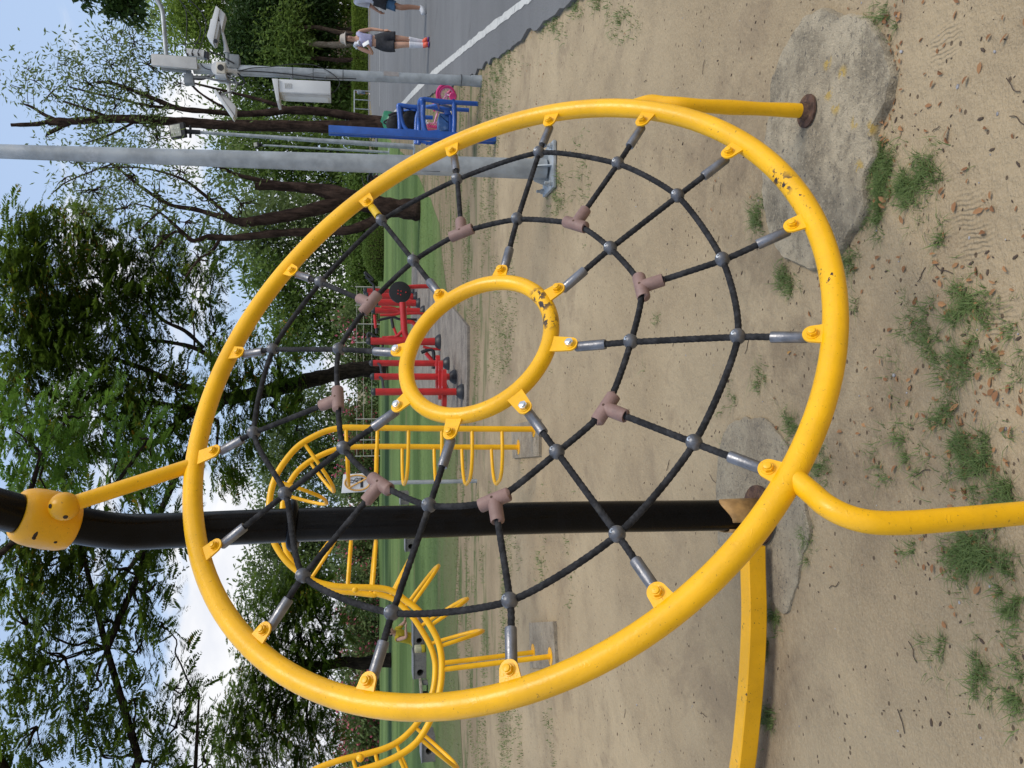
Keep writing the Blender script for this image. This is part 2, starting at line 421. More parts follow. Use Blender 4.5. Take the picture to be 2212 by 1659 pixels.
o = flat('concrete_footing', [G(*q) for q in ((1148, 1345), (1200, 1342), (1207, 1445), (1150, 1442))], .02, CG, .05); tag(o, 'square worn concrete slab under the paired legs of the climbing ladder', 'concrete slab', 'concrete footings of the play equipment')
o = flat('concrete_footing', [G(*q) for q in ((1108, 918), (1168, 905), (1170, 985), (1112, 990))], .02, CG, .05); tag(o, 'small sandy concrete slab under the feet of the climbing ladder', 'concrete slab', 'concrete footings of the play equipment')

# ------------------------------------------------------------------ grass, leaf litter, pebbles
GR = leaf_mat('grass_blades', (.07, .115, .028), (.19, .25, .085), .25, .5, (.3, .26, .13), .9)
def blades(cx, cy, L, W, lean=.75, seed=0):
    n = len(cx); rg = np.random.default_rng(seed)
    z = np.array([gz(x, y) for x, y in zip(cx, cy)]) - .002
    b0 = np.stack([cx, cy, z], 1); th = rg.uniform(0, 2 * pi, n)
    hd = np.stack([np.cos(th), np.sin(th), 0 * th], 1); sd = np.stack([-np.sin(th), np.cos(th), 0 * th], 1)
    le = (lean * rg.uniform(.3, 1.3, n))[:, None]; L = L[:, None]; W = W[:, None]
    up = np.array([0, 0, 1.])
    m = b0 + (hd * le * .45 + up * .62) * L * .55; tip = b0 + (hd * le * 1.1 + up * (.95 - .35 * le)) * L
    V = np.stack([b0 - sd * W * .5, b0 + sd * W * .5, m + sd * W * .42, m - sd * W * .42, tip], 1)
    Q = np.array([[0, 1, 2, 3]]) + 5 * np.arange(n)[:, None]; T = np.array([[3, 2, 4, 4]]) + 5 * np.arange(n)[:, None]
    return V.reshape(-1, 3), Q, np.array([[3, 2, 4]]) + 5 * np.arange(n)[:, None]
def blade_mesh(name, parts, mat):
    me_v = []; fs = []
    o_ = 0
    for V, Q, T in parts:
        me_v.append(V); fs += (Q + o_).tolist(); fs += (T + o_).tolist(); o_ += len(V)
    V = np.concatenate(me_v)
    me = bpy.data.meshes.new(name); me.from_pydata(V.tolist(), [], fs); me.materials.append(mat); me.update()
    ob = bpy.data.objects.new(name, me); COL.objects.link(ob); ob['kind'] = 'stuff'; ob['label'] = 'short green grass growing in scattered tufts on bare sand'; ob['category'] = 'grass'
    return ob
tufts = [(1205, 430, 16, 40, 260), (1255, 390, 10, 60, 120), (1640, 470, 14, 18, 160), (1655, 440, 10, 14, 60), (1885, 330, 12, 30, 260), (1905, 400, 26, 40, 900), (1890, 450, 24, 36, 500), (1940, 420, 26, 40, 420), (1990, 372, 40, 26, 380), (2040, 505, 13, 18, 130), (1835, 565, 12, 18, 90), (1850, 660, 8, 12, 30), (1690, 600, 10, 18, 110),
         (1715, 625, 12, 14, 120), (1650, 830, 12, 20, 130), (1700, 915, 13, 20, 130), (1757, 1000, 14, 32, 260), (2040, 720, 60, 60, 620), (2130, 770, 46, 46, 460), (2075, 660, 34, 28, 260), (1935, 985, 28, 30, 300), (2050, 930, 50, 50, 520), (2110, 1010, 46, 50, 520), (2185, 1050, 24, 50, 300), (2090, 1190, 26, 34, 420),
         (2140, 1240, 34, 30, 420), (2180, 1300, 22, 34, 260), (2030, 1390, 26, 24, 160), (2090, 1430, 26, 40, 200), (2120, 1490, 14, 30, 110), (2195, 1480, 14, 40, 160), (1670, 1335, 9, 22, 170), (1652, 1400, 5, 26, 130), (1650, 1560, 10, 24, 220), (1743, 1150, 5, 22, 120), (1738, 1195, 7, 14, 110), (1915, 50, 20, 22, 200), (1900, 90, 14, 16, 60),
         (1170, 1215, 7, 26, 110), (1165, 940, 5, 9, 40), (1245, 12, 12, 16, 110), (1340, 50, 18, 22, 200), (1290, 10, 14, 14, 90), (1195, 50, 6, 14, 70), (1215, 70, 6, 12, 50), (1085, 110, 18, 40, 620), (1070, 170, 14, 50, 560), (1062, 240, 12, 50, 480), (1052, 290, 10, 40, 420), (1040, 215, 6, 50, 300), (1100, 60, 14, 40, 220), (1180, 35, 12, 30, 180), (1420, 690, 6, 8, 26), (1380, 800, 4, 5, 14), (1580, 855, 6, 14, 50), (1560, 920, 8, 20, 60), (1745, 1060, 6, 14, 60), (1960, 1180, 12, 12, 60), (1790, 770, 5, 6, 20)]
parts = []
for i, (x, y, rx, ry, n) in enumerate(tufts):
    n = int(n * 2.3); rx *= 1.5; ry *= 1.5
    q = RNG.normal(0, .62, (n, 2)); pts = [G(x + a_ * rx, y + b_ * ry) for a_, b_ in q]
    # blades stand in little clumps
    cx = np.array([p.x for p in pts]); cy = np.array([p.y for p in pts])
    keep = np.array([nz(a_, b_, 9.) + .8 * nz(a_, b_, 28.) > .08 for a_, b_ in zip(cx, cy)]); cx = cx[keep]; cy = cy[keep]; n = len(cx)
    far = max(1., (cy.mean() if n else 2) / 2.4)
    parts.append(blades(cx, cy, RNG.uniform(.014, .046, n) * (1. if far < 1.6 else 1.4), RNG.uniform(.0014, .0028, n) * min(far, 2.2), 1.25, i))
for (n, y0, y1, x0, x1, thr) in ((26000, 7.4, 12, -7, 4.5, .12), (34000, 10, 19, -11, 7, -.05), (9000, 5.2, 8, -4, 3.4, .3)):
    yy = RNG.uniform(y0, y1, n); xx = RNG.uniform(x0, x1, n)
    kp = np.array([nz(a_, b_ * 2.0, .8) + .5 * nz(a_, b_, 3.) > thr for a_, b_ in zip(xx, yy)]); xx = xx[kp]; yy = yy[kp]
    inpad = (yy > 9.9) & (yy < 21) & (xx > -.9) & (xx < 3.2) & ((yy - 10.2) * .25 + .65 > xx - .1)
    onr = xx > 3.1 + (yy - 8) * .32
    xx = xx[~inpad & ~onr]; yy = yy[~inpad & ~onr]; n = len(xx)
    parts.append(blades(xx, yy, RNG.uniform(.02, .05, n), RNG.uniform(.004, .008, n), .9, y0 * 7 + 1 and int(y0 * 7)))
blade_mesh('grass', parts, GR)

LIT = leaf_mat('dry_leaves', (.14, .055, .024), (.46, .25, .115), .1, .6, (.5, .3, .04), .88)
n = 560
px = RNG.uniform(1250, 2240, n) ; py = RNG.uniform(-40, 1700, n)
px[:200] = 1900 + RNG.normal(0, 1, 200) * 150; py[:200] = RNG.uniform(0, 1250, 200)
px[200:370] = RNG.normal(2100, 60, 170); py[200:370] = RNG.normal(900, 240, 170)
px[370:450] = 1912 + RNG.normal(0, 15, 80); py[370:450] = RNG.uniform(20, 420, 80)
px[450:560] = RNG.uniform(1040, 1180, 110); py[450:560] = RNG.uniform(40, 330, 110)
px = np.clip(px, 1030, 2300)
pts = np.array([tuple(G(a_, b_)) for a_, b_ in zip(px, py)]); pts[:, 2] = [gz(a_, b_) + .004 for a_, b_ in pts[:, :2]]
th = RNG.uniform(0, 2 * pi, n); ax = np.stack([np.cos(th), np.sin(th), RNG.normal(0, .22, n)], 1); nr = np.stack([RNG.normal(0, .3, n), RNG.normal(0, .3, n), np.ones(n)], 1)
Ls = RNG.uniform(.012, .028, n) * RNG.choice([.6, 1., 1.], n)
s = unit(np.cross(ax, nr)); nn = unit(np.cross(s, ax)); Lc = Ls[:, None]; Wc = Lc * RNG.uniform(.17, .27, (n, 1))
curl = nn * Lc * RNG.uniform(.02, .22, (n, 1))
V = np.stack([pts, pts + ax * Lc * .3 + s * Wc + curl, pts + ax * Lc * .7 + s * Wc * .85 + curl, pts + ax * Lc, pts + ax * Lc * .7 - s * Wc * .85 + curl, pts + ax * Lc * .3 - s * Wc + curl], 1).reshape(-1, 3)
base = 6 * np.arange(n)[:, None]
ll = fastmesh('leaf_litter', V, np.concatenate([base + np.array([[0, 1, 2, 3]]), base + np.array([[0, 3, 4, 5]])]), LIT)
ll['kind'] = 'stuff'; ll['label'] = 'small dry brown leaves strewn over the sand'; ll['category'] = 'fallen leaves'
# bark crumbs, twigs and pebbles
mb = MB(); rr = random.Random(3)
for i in range(700):
    x = rr.uniform(1180, 2230) ; y = rr.uniform(-20, 1680); p = G(x, y); p.z = gz(p.x, p.y) + .001
    th = rr.uniform(0, pi); l = rr.choice((.003, .004, .005, .008)) * rr.uniform(.6, 1.5)
    mb.cur = 0 if rr.random() < .8 else 1
    mb.sphere(p, (l, l * .4, l * .3) if mb.cur == 0 else (l * .7, l * .5, l * .35), 5, 3, Matrix.Rotation(th, 3, 'Z'))
for i in range(26):
    x = rr.uniform(1250, 2200); y = rr.uniform(0, 1650); p = G(x, y); th = rr.uniform(0, 2 * pi); q = Vector((math.cos(th), math.sin(th), 0)); u = Vector((-q.y, q.x, 0))
    L_ = rr.uniform(.02, .075); pp = [p + q * L_ * t + u * L_ * rr.uniform(-.12, .12) + Vector((0, 0, gz(p.x, p.y) + .004)) for t in (0, .3, .6, 1)]
    mb.cur = 0; mb.tube(catmull(pp, 3), .0012, 5)
db = mb.build('ground_debris', [pm('bark', (.07, .048, .032), .9), pm('pebble', (.28, .27, .27), .7, var=.5, scale=60)], smooth=None)
db['kind'] = 'stuff'; db['label'] = 'tiny bark crumbs, twigs and pebbles scattered on the sand'; db['category'] = 'debris'
# ------------------------------------------------------------------ rope net climber
KF = H / 1.5
RC = Vector((.09943, 2.30409, -.32094)) * KF + Vector((0, 0, H)); RN = Vector((-.53121, .65190, -.54115)).normalized(); RR = .97772 * KF
TO = -RN                                         # towards the viewer's side of the net
def onring(x, y, off=0.):
    d = ray(x, y); c = RC + TO * off; return Vector((0, 0, H)) + d * ((c - Vector((0, 0, H))).dot(RN) / d.dot(RN))
E1 = RN.cross(Vector((0, 0, 1))).normalized(); E2 = RN.cross(E1)
def pol(r, th): return RC + (E1 * math.cos(th) + E2 * math.sin(th)) * r
def ang(p): q = p - RC; return math.atan2(q.dot(E2), q.dot(E1))

def yellow(name, chips=(), c=(.87, .455, .004), big=()):
    m, nt, b = nodes_of(name); k = N(nt); p = k.pos()
    v = k.mix(k.ramp(k.noise(p, 7, 5), .3, .7), mul(c, .9), mul(c, 1.08))
    v = k.mix(k.math('MULTIPLY', k.ramp(k.noise(p, 31, 6, .75), .58, .78), .35), v, (.50, .24, .012))      # grime
    v = k.mix(k.math('MULTIPLY', k.ramp(k.noise(p, 120, 3, .7), .64, .7), .5), v, (.16, .085, .02))          # tiny scuffs
    if chips:
        f = k.math('MULTIPLY', k.near(p, chips, .02, .07), k.ramp(k.noise(p, 64, 3, .55), .655, .665)); v = k.mix(f, v, (.035, .022, .02))
    if big:
        f = k.math('MULTIPLY', k.near(p, big, .01, .045), k.ramp(k.noise(p, 46, 4, .65), .53, .54)); v = k.mix(f, v, (.03, .02, .02))
    k.l(v, b.inputs['Base Color']); k.l(k.ramp(k.noise(p, 40, 4), .3, .7, .3, .48), b.inputs['Roughness'])
    b.inputs['Coat Weight'].default_value = .12; b.inputs['Coat Roughness'].default_value = .22; b.inputs['Specular IOR Level'].default_value = .38
    # brush ridges and runs in the thick paint
    w_ = k.noise(k.scale(p, (6, 6, 6)), 3.5, 2, .5, 1.2); ridge = k.ramp(k.math('ABSOLUTE', k.math('SUBTRACT', w_, .5)), 0., .012, 1., 0.)
    h = k.math('ADD', k.math('MULTIPLY', k.noise(p, 90, 4, .6), .55), k.math('MULTIPLY', ridge, .35))
    k.l(k.bump(h, .28, .004), b.inputs['Normal']); return m
mp = lambda L_: [tuple(onring(*q, .022)) for q in L_]
Y1 = yellow('yellow_paint_worn', mp([(1690, 392), (1715, 440), (1785, 590), (1560, 290)]), big=mp([(1672, 382), (1694, 398), (1172, 655), (1182, 690), (1160, 640)]))
Y2 = yellow('yellow_paint')
Y3 = yellow('yellow_cast', c=(.78, .385, .005))
BLK = pm('black_paint', (.0025, .0025, .003), .24, var=.3, spec=.16, bump=.04)
def rope_mat():
    m, nt, b = nodes_of('black_rope'); k = N(nt); o = k.obj()
    c = k.mix(k.ramp(k.noise(o, 40, 5, .7), .35, .75), (.010, .010, .011), (.045, .045, .048))
    c = k.mix(k.ramp(k.noise(o, 9, 4), .62, .75), c, (.055, .053, .05))
    k.l(c, b.inputs['Base Color']); b.inputs['Roughness'].default_value = .85; b.inputs['Specular IOR Level'].default_value = .3
    k.l(k.bump(k.noise(o, 420, 3, .7), .6, .003), b.inputs['Normal']); return m
ROPE = rope_mat()
STEEL = pm('grey_ferrule', (.20, .20, .21), .36, .7, .22, 30, .15, 200, (.16, .13, .09), (.6, .8), 25)
BALL = pm('grey_cast_ball', (.125, .128, .138), .4, .5, .25, 40, .25, 150)
SCREW = pm('bright_screw', (.75, .74, .70), .3, .9)
TEE = pm('brown_plastic', (.235, .145, .122), .6, 0, .16, 20, .2, 220, (.15, .1, .09), (.6, .75), 30)
RUST = pm('rusty_steel', (.085, .045, .03), .85, .2, .5, 30, .8, 90, (.16, .09, .05), (.5, .65), 40)
TAPE = pm('peeling_tan_paint', (.42, .235, .08), .6, 0, .25, 25, .2, 90, (.05, .035, .025), (.62, .68), 18)

net = thing('rope_net_climber', 'tilted yellow ring strung with a black rope web, held by a black post', 'climbing net', (RC.x, RC.y, 0))
th = [2 * pi * i / 160 for i in range(160)]
TR = .0295 * KF
MB().tube([pol(RR, t) for t in th], TR, 28, closed=True).build('outer_ring', Y1, net)
LUG = [(516, 762), (632, 586), (795, 437), (977, 328), (1187, 263), (1388, 262), (1575, 330), (1712, 487), (1755, 722), (1660, 1013), (1420, 1280), (1100, 1447), (795, 1472), (570, 1362), (465, 1180), (463, 975)]
NOD = [(590, 755), (693, 610), (825, 477), (988, 388), (1165, 330), (1335, 354), (1464, 424), (1561, 562), (1594, 728), (1500, 957), (1334, 1155), (1102, 1298), (848, 1324), (656, 1244), (617, 1067), (549, 935)]
INN = [(733, 755), (800, 655), (894, 564), (997, 503), (1118, 474), (1243, 485), (1319, 537), (1385, 620), (1363, 739), (1308, 882), (1204, 977), (1068, 1080), (928, 1092), (822, 1045), (743, 968), (730, 862)]
ILG = [(858, 757), (950, 637), (1083, 585), (1205, 625), (1232, 744), (1133, 880), (973, 935), (860, 877)]
# inner ring: circle through its measured tube centres
ir = [onring(*q) for q in ((880, 775), (1203, 715), (1082, 616), (985, 902), (1150, 648), (930, 668), (925, 862), (1120, 850))]
ic = sum(ir, Vector()) / len(ir)
for _ in range(60):                              # Kasa circle by relaxation
    rad = sum((p - ic).length for p in ir) / len(ir); gsum = Vector()
    for p in ir: gsum += (p - ic) - (p - ic).normalized() * rad
    ic += gsum / len(ir) * 1.5
irr = sum((p - ic).length for p in ir) / len(ir)
ITR = .0215
MB().tube([ic + (E1 * math.cos(t) + E2 * math.sin(t)) * irr for t in th[::2]], ITR, 24, closed=True).build('inner_ring', Y1, net)

def strand(i, t): return 1.
def rope(pts, r, name='rope', n=14, step=.006, strands=5, pitch=.07, mat=None, label=None):
    pts = [Vector(p) for p in pts]; L_ = [0.]
    for a_, b_ in zip(pts[:-1], pts[1:]): L_.append(L_[-1] + (b_ - a_).length)
    m = max(3, int(L_[-1] / step)); out = []; j = 0
    for i in range(m + 1):
        s_ = L_[-1] * i / m
        while j < len(L_) - 2 and L_[j + 1] < s_: j += 1
        t = (s_ - L_[j]) / max(1e-9, L_[j + 1] - L_[j]); out.append(pts[j].lerp(pts[j + 1], t))
    f = lambda i, a_: .76 + .29 * abs(math.cos(strands * .5 * (a_ - 2 * pi * (i * L_[-1] / m) / pitch)))
    return MB().tube(out, r, n * 2, prof=f).build(name, ROPE, net, label, smooth=70)
RP = .0079
def arc_pts(nodes, i, n=10):
    m = len(nodes); p0, p1, p2, p3 = nodes[i - 1], nodes[i], nodes[(i + 1) % m], nodes[(i + 2) % m]
    t1 = (p2 - p0) * .36; t2 = (p3 - p1) * .36; out = []
    for j in range(n + 1):
        t = j / n; a_, b_ = t * t, t ** 3
        out.append(p1 * (2 * b_ - 3 * a_ + 1) + t1 * (b_ - 2 * a_ + t) + p2 * (-2 * b_ + 3 * a_) + t2 * (b_ - a_))
    return out
lug = [onring(*q, .012) for q in LUG]; nod = [onring(*q) for q in NOD]; inn = [onring(*q) for q in INN]; ilg = [onring(*q, .010) for q in ILG]
rope(sum([arc_pts(nod, i)[:-1] for i in range(16)], []) + [nod[0]], RP, 'outer_circle_rope')
rope(sum([arc_pts(inn, i)[:-1] for i in range(16)], []) + [inn[0]], RP, 'inner_circle_rope')

def lug_part(bolt, ctr, ring_r, tube_r, outer):
    """eye plate welded to a ring, with its bolt; returns the rope-side direction"""
    c0 = bolt - TO * .012; rd = (c0 - ctr).normalized()
    root = ctr + rd * (ring_r + (-tube_r if outer else tube_r) * .55)
    ax = (c0 - root).normalized(); tg = RN.cross(ax).normalized(); L_ = (c0 - root).length; w_ = .0225 if outer else .021
    pts = [(0, -w_ * 1.12), (L_ * .55, -w_ * 1.02)] + [(L_ + w_ * .95 * math.cos(t), w_ * .95 * math.sin(t)) for t in np.linspace(-pi * .42, pi * .42, 9)] + [(L_ * .55, w_ * 1.02), (0, w_ * 1.12)]
    lp = MB().prism(pts, root + TO * .0125, ax, tg, .005).build('eye_plate', Y2, net)
    z0 = c0 + TO * .0150
    MB().lathe([(0, .0145), (.002, .0145), (.0021, .001)], z0, TO, 18).add([], []).build('washer', Y2, lp)
    hexm = MB(); rot0 = random.random()
    ps = [(.0115 * math.cos(rot0 + i * pi / 3), .0115 * math.sin(rot0 + i * pi / 3)) for i in range(6)]
    hexm.prism(ps, z0 + TO * .0065, ax, tg, .009); hexm.lathe([(.0, .0085), (.0045, .0078), (.0052, .006), (.0053, .0008)], z0 + TO * .010, TO, 14)
    hexm.build('bolt', Y2 if outer or random.random() < .35 else SCREW, lp)
    return c0
def ferrule(c0, target, lab=None, mat=None):
    d_ = (target - c0).normalized(); a_ = c0 + d_ * .013; L_ = min(.078, (target - c0).length - .045)
    MB().lathe([(-.004, .010), (0, .0128), (L_ * .96, .0132), (L_, .0122), (L_ - .001, .0092), (L_ - .012, .0088)], a_, d_, 20).build('ferrule', mat or STEEL, net, lab)
    return a_ + d_ * (L_ - .01)
YF = yellow('yellow_overspray', c=(.62, .40, .012))
for i in range(16):
    c0 = lug_part(lug[i], RC, RR, TR, True)
    s0 = ferrule(c0, nod[i], 'ferrule smeared with yellow paint' if i in (2, 15) else None, YF if i == 2 else None)
    if i % 2 == 0:
        j = i // 2; e0 = lug_part(ilg[j], ic, irr, ITR, False); s1 = ferrule(e0, inn[i])
        path = catmull([s0, nod[i], inn[i], s1], 14, k=.4)
    else:
        tdir = (nod[i] - inn[i]).normalized(); s1 = inn[i] + tdir * .03
        path = catmull([s0, nod[i], s1], 16, k=.4)
    rope(path, RP, 'spoke_rope')
for nodes, lst in ((nod, range(16)), (inn, range(0, 16, 2))):
    for i in lst:
        p = nodes[i]; tg = (nodes[(i + 1) % 16] - nodes[i - 1]).normalized()
        M3 = Matrix((tg, RN.cross(tg), RN)).transposed()
        bl = MB().sphere(p + TO * .003, (.0185, .0185, .0205), 22, 14, M3).build('rope_ball', BALL, net)
        sd = (TO * .9 + (RC - p).normalized() * .15 + Vector((0, 0, .4))).normalized()
        MB().lathe([(0, .0052), (.0012, .005), (.0013, .0022), (.0004, .002), (.0004, .0005)], p + TO * .003 + sd * .0186, sd, 12).build('screw', SCREW, bl)
for i in range(1, 16, 2):
    p = inn[i]; tg = (inn[(i + 1) % 16] - inn[i - 1]).normalized(); st = (nod[i] - inn[i]).normalized()
    m = MB(); r_ = .0172
    m.lathe([(-.0385, .0095), (-.0385, r_ * .93), (-.036, r_), (.036, r_), (.0385, r_ * .93), (.0385, .0095)], p, tg, 24)
    m.lathe([(0, r_ * .99), (.056, r_ * .96), (.0585, r_ * .9), (.0585, .0095)], p, st, 24)
    t = m.build('tee_connector', TEE, net)
    MB().lathe([(0, .0035), (.0008, .0033), (.0009, .0005)], p + TO * (r_ - .0006), TO, 10).build('screw', RUST, t)

# thin leg down to the big footing, bent leg at the front, strut up to the clamp
lt = onring(1352, 222) ; foot = G(1745, 240, .02); lx = foot + (lt - foot) * .0
mid = P(1470, 226, foot.y); top = pol(RR, ang(onring(1335, 235))) - TO * .012
leg = catmull([top, P(1400, 221, (top.y + mid.y) / 2 + .012), mid, P(1600, 233, foot.y), foot + Vector((0, 0, .004))], 8)
MB().tube(leg, [.0215 + .0012 * math.sin(i * .9) for i in range(len(leg))], 18).build('support_leg', Y2, net)
f0 = foot + Vector((0, 0, .002))
ft = MB().lathe([(0, .052), (.006, .051), (.007, .03), (.018, .026), (.026, .024)], f0, Vector((0, 0, 1)), 22); ft.build('base_plate', RUST, net, 'rusty base plate')
rp = pol(RR, ang(onring(1722, 1032)))
cl_ = [rp, P(1752, 1064, rp.y - .05), P(1785, 1092, rp.y - .095), P(1830, 1115, rp.y - .125), P(1885, 1128, rp.y - .145), P(1963, 1129, rp.y - .155), P(2080, 1120, rp.y - .16), P(2195, 1110, rp.y - .162)]
e_ = cl_[-1]; e2_ = Vector((e_.x, e_.y, .0)) + Vector((.01, 0, -.05))
MB().tube(catmull(cl_ + [e2_], 8), .0225, 20).build('bent_leg', Y2, net)
pb = G(1640, 1112, .016)                          # black post
post = [Vector((pb.x, pb.y, .05)), P(1200, 1118, pb.y), P(900, 1127, pb.y), P(670, 1133, pb.y), P(521, 1139, pb.y - .02), P(372, 1146, pb.y - .05), P(260, 1148, pb.y - .09), P(149, 1131, pb.y - .15), P(0, 1100, pb.y - .26), P(-150, 1050, pb.y - .42), P(-330, 950, pb.y - .62)]
pr = .0535
pc = catmull(post, 8); MB().tube(pc, pr, 30).build('post', BLK, net)
up = Vector((0, 0, 1))
MB().lathe([(0, .105), (.010, .105), (.0105, .06)], pb, up, 30).build('base_plate', RUST, net, 'rusty round base plate under the post')
b2 = Vector((pb.x, pb.y, .026))
m = MB(); arc = np.linspace(-.2 * pi, 1.62 * pi, 26)
V = []; Fs = []
for i, t in enumerate(arc):
    for j, (z, r_) in enumerate(((0, .0600), (.10, .0595), (.135 + .018 * math.sin(t * 2.3), .0585))):
        V.append((b2.x + math.cos(t - 1.2) * r_, b2.y + math.sin(t - 1.2) * r_, b2.z + z))
for i in range(len(arc) - 1):
    for j in range(2): Fs.append((i * 3 + j, (i + 1) * 3 + j, (i + 1) * 3 + j + 1, i * 3 + j + 1))
sl_ = MB().add(V, Fs).build('post_sleeve', TAPE, net, 'split tan sleeve with peeling paint'); md = sl_.modifiers.new('s', 'SOLIDIFY'); md.thickness = .004
# band round the post
bp = P(633, 1135, pb.y); q = [bp + Vector((math.cos(t) * .068, math.sin(t) * .06, .004 * math.sin(2 * t))) for t in np.linspace(0, 2 * pi, 28, endpoint=False)]
MB().tube(q, .0155, 12, closed=True).build('post_band', BLK, net)
# cast clamp
i0 = min(range(len(pc)), key=lambda i: (pc[i] - P(92, 1121, pc[i].y)).length); cx_ = pc[i0]; ca = (pc[i0 + 2] - pc[i0 - 2]).normalized()
cm = MB().lathe([(-.074, .056), (-.075, .066), (-.070, .073), (-.048, .080), (-.015, .082), (.02, .081), (.045, .078), (.066, .070), (.072, .063), (.071, .055)], cx_, ca, 36)
cl = cm.build('clamp', Y3, net)
vw = (Vector((0, 0, H)) - cx_).normalized(); vw = (vw - ca * vw.dot(ca)).normalized(); sv = ca.cross(vw)
HOLE_SHADE = pm('recess_shade_paint', (.03, .016, .004), .8)  # dark colour standing in for the shade inside the clamp and socket recesses
for t in (.030, -.026):
    dr = (vw * .80 - sv * (.6 if sv.x > 0 else -.6)).normalized(); o_ = cx_ + ca * t + dr * .072
    MB().sphere(o_ + dr * .004, (.017, .008, .0045), 16, 8, Matrix((ca.cross(dr), ca, dr)).transposed()).sphere(o_ + dr * .0075 - ca.cross(dr) * .008, .0048, 10, 6).build('bolt_recess_shade', HOLE_SHADE, cl)
sk = P(139, 1094, cx_.y - .078)
so_ = MB().sphere(sk, .039, 26, 16).build('ball_socket', Y3, net)
for dd in ((.15, -.75, .65), (-.62, -.7, -.3)):
    dr = Vector(dd).normalized(); MB().lathe([(0, .0065), (.003, .006), (.0031, .003)], sk + dr * .0375, dr, 12).build('bolt_recess_shade', HOLE_SHADE, so_)
ra = pol(RR, ang(onring(421, 1003)))
MB().tube([sk + (ra - sk).normalized() * .026, ra], .0215, 22).build('strut', Y2, net)

# balance beam
bt = [(1655, 1180), (1656, 1240), (1658, 1310), (1657, 1377), (1652, 1470), (1643, 1570), (1632, 1662), (1605, 1800), (1570, 1950)]
lo = catmull([G(*q, .035) for q in bt], 6)
mb = MB(); S_ = .066; rows = []
for i, p in enumerate(lo):
    t = (lo[min(i + 1, len(lo) - 1)] - lo[max(i - 1, 0)]).normalized(); nrm = Vector((-t.y, t.x, 0)); nrm = nrm if nrm.y > 0 else -nrm
    e = .004
    rows.append([p + nrm * a_ + up * z for a_, z in ((0, e), (e, 0), (S_ - e, 0), (S_, e), (S_, S_ - e), (S_ - e, S_), (e, S_), (0, S_ - e))])
V = [v for r_ in rows for v in r_]; n = 8
mb.add(V, [(i * n + j, i * n + (j + 1) % n, (i + 1) * n + (j + 1) % n, (i + 1) * n + j) for i in range(len(rows) - 1) for j in range(n)] + [tuple(range(n - 1, -1, -1)), tuple((len(rows) - 1) * n + j for j in range(n))])
bo = lo[0]
beam = thing('balance_beam', 'bowed yellow box beam lying low across the sand by the black post', 'balance beam', (bo.x, bo.y, 0))
mb.build('beam', yellow('yellow_beam_paint', [tuple(G(*q, .1)) for q in ((1612, 1300), (1612, 1340), (1608, 1500), (1580, 1640))], c=(.80, .40, .005)), beam, smooth=25)
# ------------------------------------------------------------------ poles, cameras, cabinet
GALV = pm('galvanised_steel', (.34, .365, .375), .5, .45, .22, 6, .1, 60, (.46, .48, .49), (.55, .75), 5)
WHT = pm('white_enamel', (.62, .63, .62), .45, 0, .07, 4, .05, 60, (.42, .41, .38), (.66, .8), 6)
WHT2 = pm('grey_white_plastic', (.50, .50, .48), .5, 0, .1, 8, .0, 60, (.33, .31, .28), (.6, .8), 10)
GREY = pm('grey_box', (.22, .24, .25), .6, .2, .15, 12)
CAB = pm('black_cable', (.012, .012, .013), .6)
GCAB = pm('grey_cable', (.16, .165, .165), .6)
GLS = pm('dark_glass', (.01, .011, .013), .12, .1)
UP = Vector((0, 0, 1))
def up_to(base, x, y):                            # point above base (same distance) that shows at (x, y)
    return P(x, y, base.y)
# big grey pole
b0 = G(1190, 366); t0 = up_to(b0, 0, 327); t1 = b0 + (t0 - b0) * 1.9
lp = thing('light_pole', 'tall plain grey steel pole on a bolted square base plate', 'light pole', b0)
def dia(px, p): return px / F * (p.y * cp - (p.z - H) * sp) / 1.0
rb, rt = dia(44, b0) / 2, dia(30.5, t0) / 2
MB().tube([b0.lerp(t1, t) for t in (0.006, .1, .3, .53, .8, 1.)], [rb + (rt - rb) * 1.9 * t for t in (0, .1, .3, .53, .8, 1.)], 32).build('pole', GALV, lp)
mm = MB(); mm.box(b0 + UP * .012, (.34, .34, .024), None, .003); mm.build('base_plate', GALV, lp)
for sx in (-1, 1):
    for sy in (-1, 1):
        q = b0 + Vector((sx * .135, sy * .135, .024)); MB().cyl(q, q + UP * .055, .011, 10).cyl(q, q + UP * .022, .021, 6).build('anchor_bolt', GALV, lp)
for i in range(4):
    t = i * pi / 2; d_ = Vector((math.cos(t), math.sin(t), 0)); s_ = Vector((-d_.y, d_.x, 0))
    MB().prism([(rb * .9, 0), (rb + .055, 0), (rb + .02, .10), (rb * .9, .12)], b0 + UP * .024, d_, UP, .008).build('gusset', GALV, lp)
hp = G(1190, 366) + Vector((-rb * .86, -rb * .5, 1.05))
MB().tube([hp + Vector((-.002, -.003, z)) for z in (-.22, .22)], .004, 6).build('hatch_seam', CAB, lp)

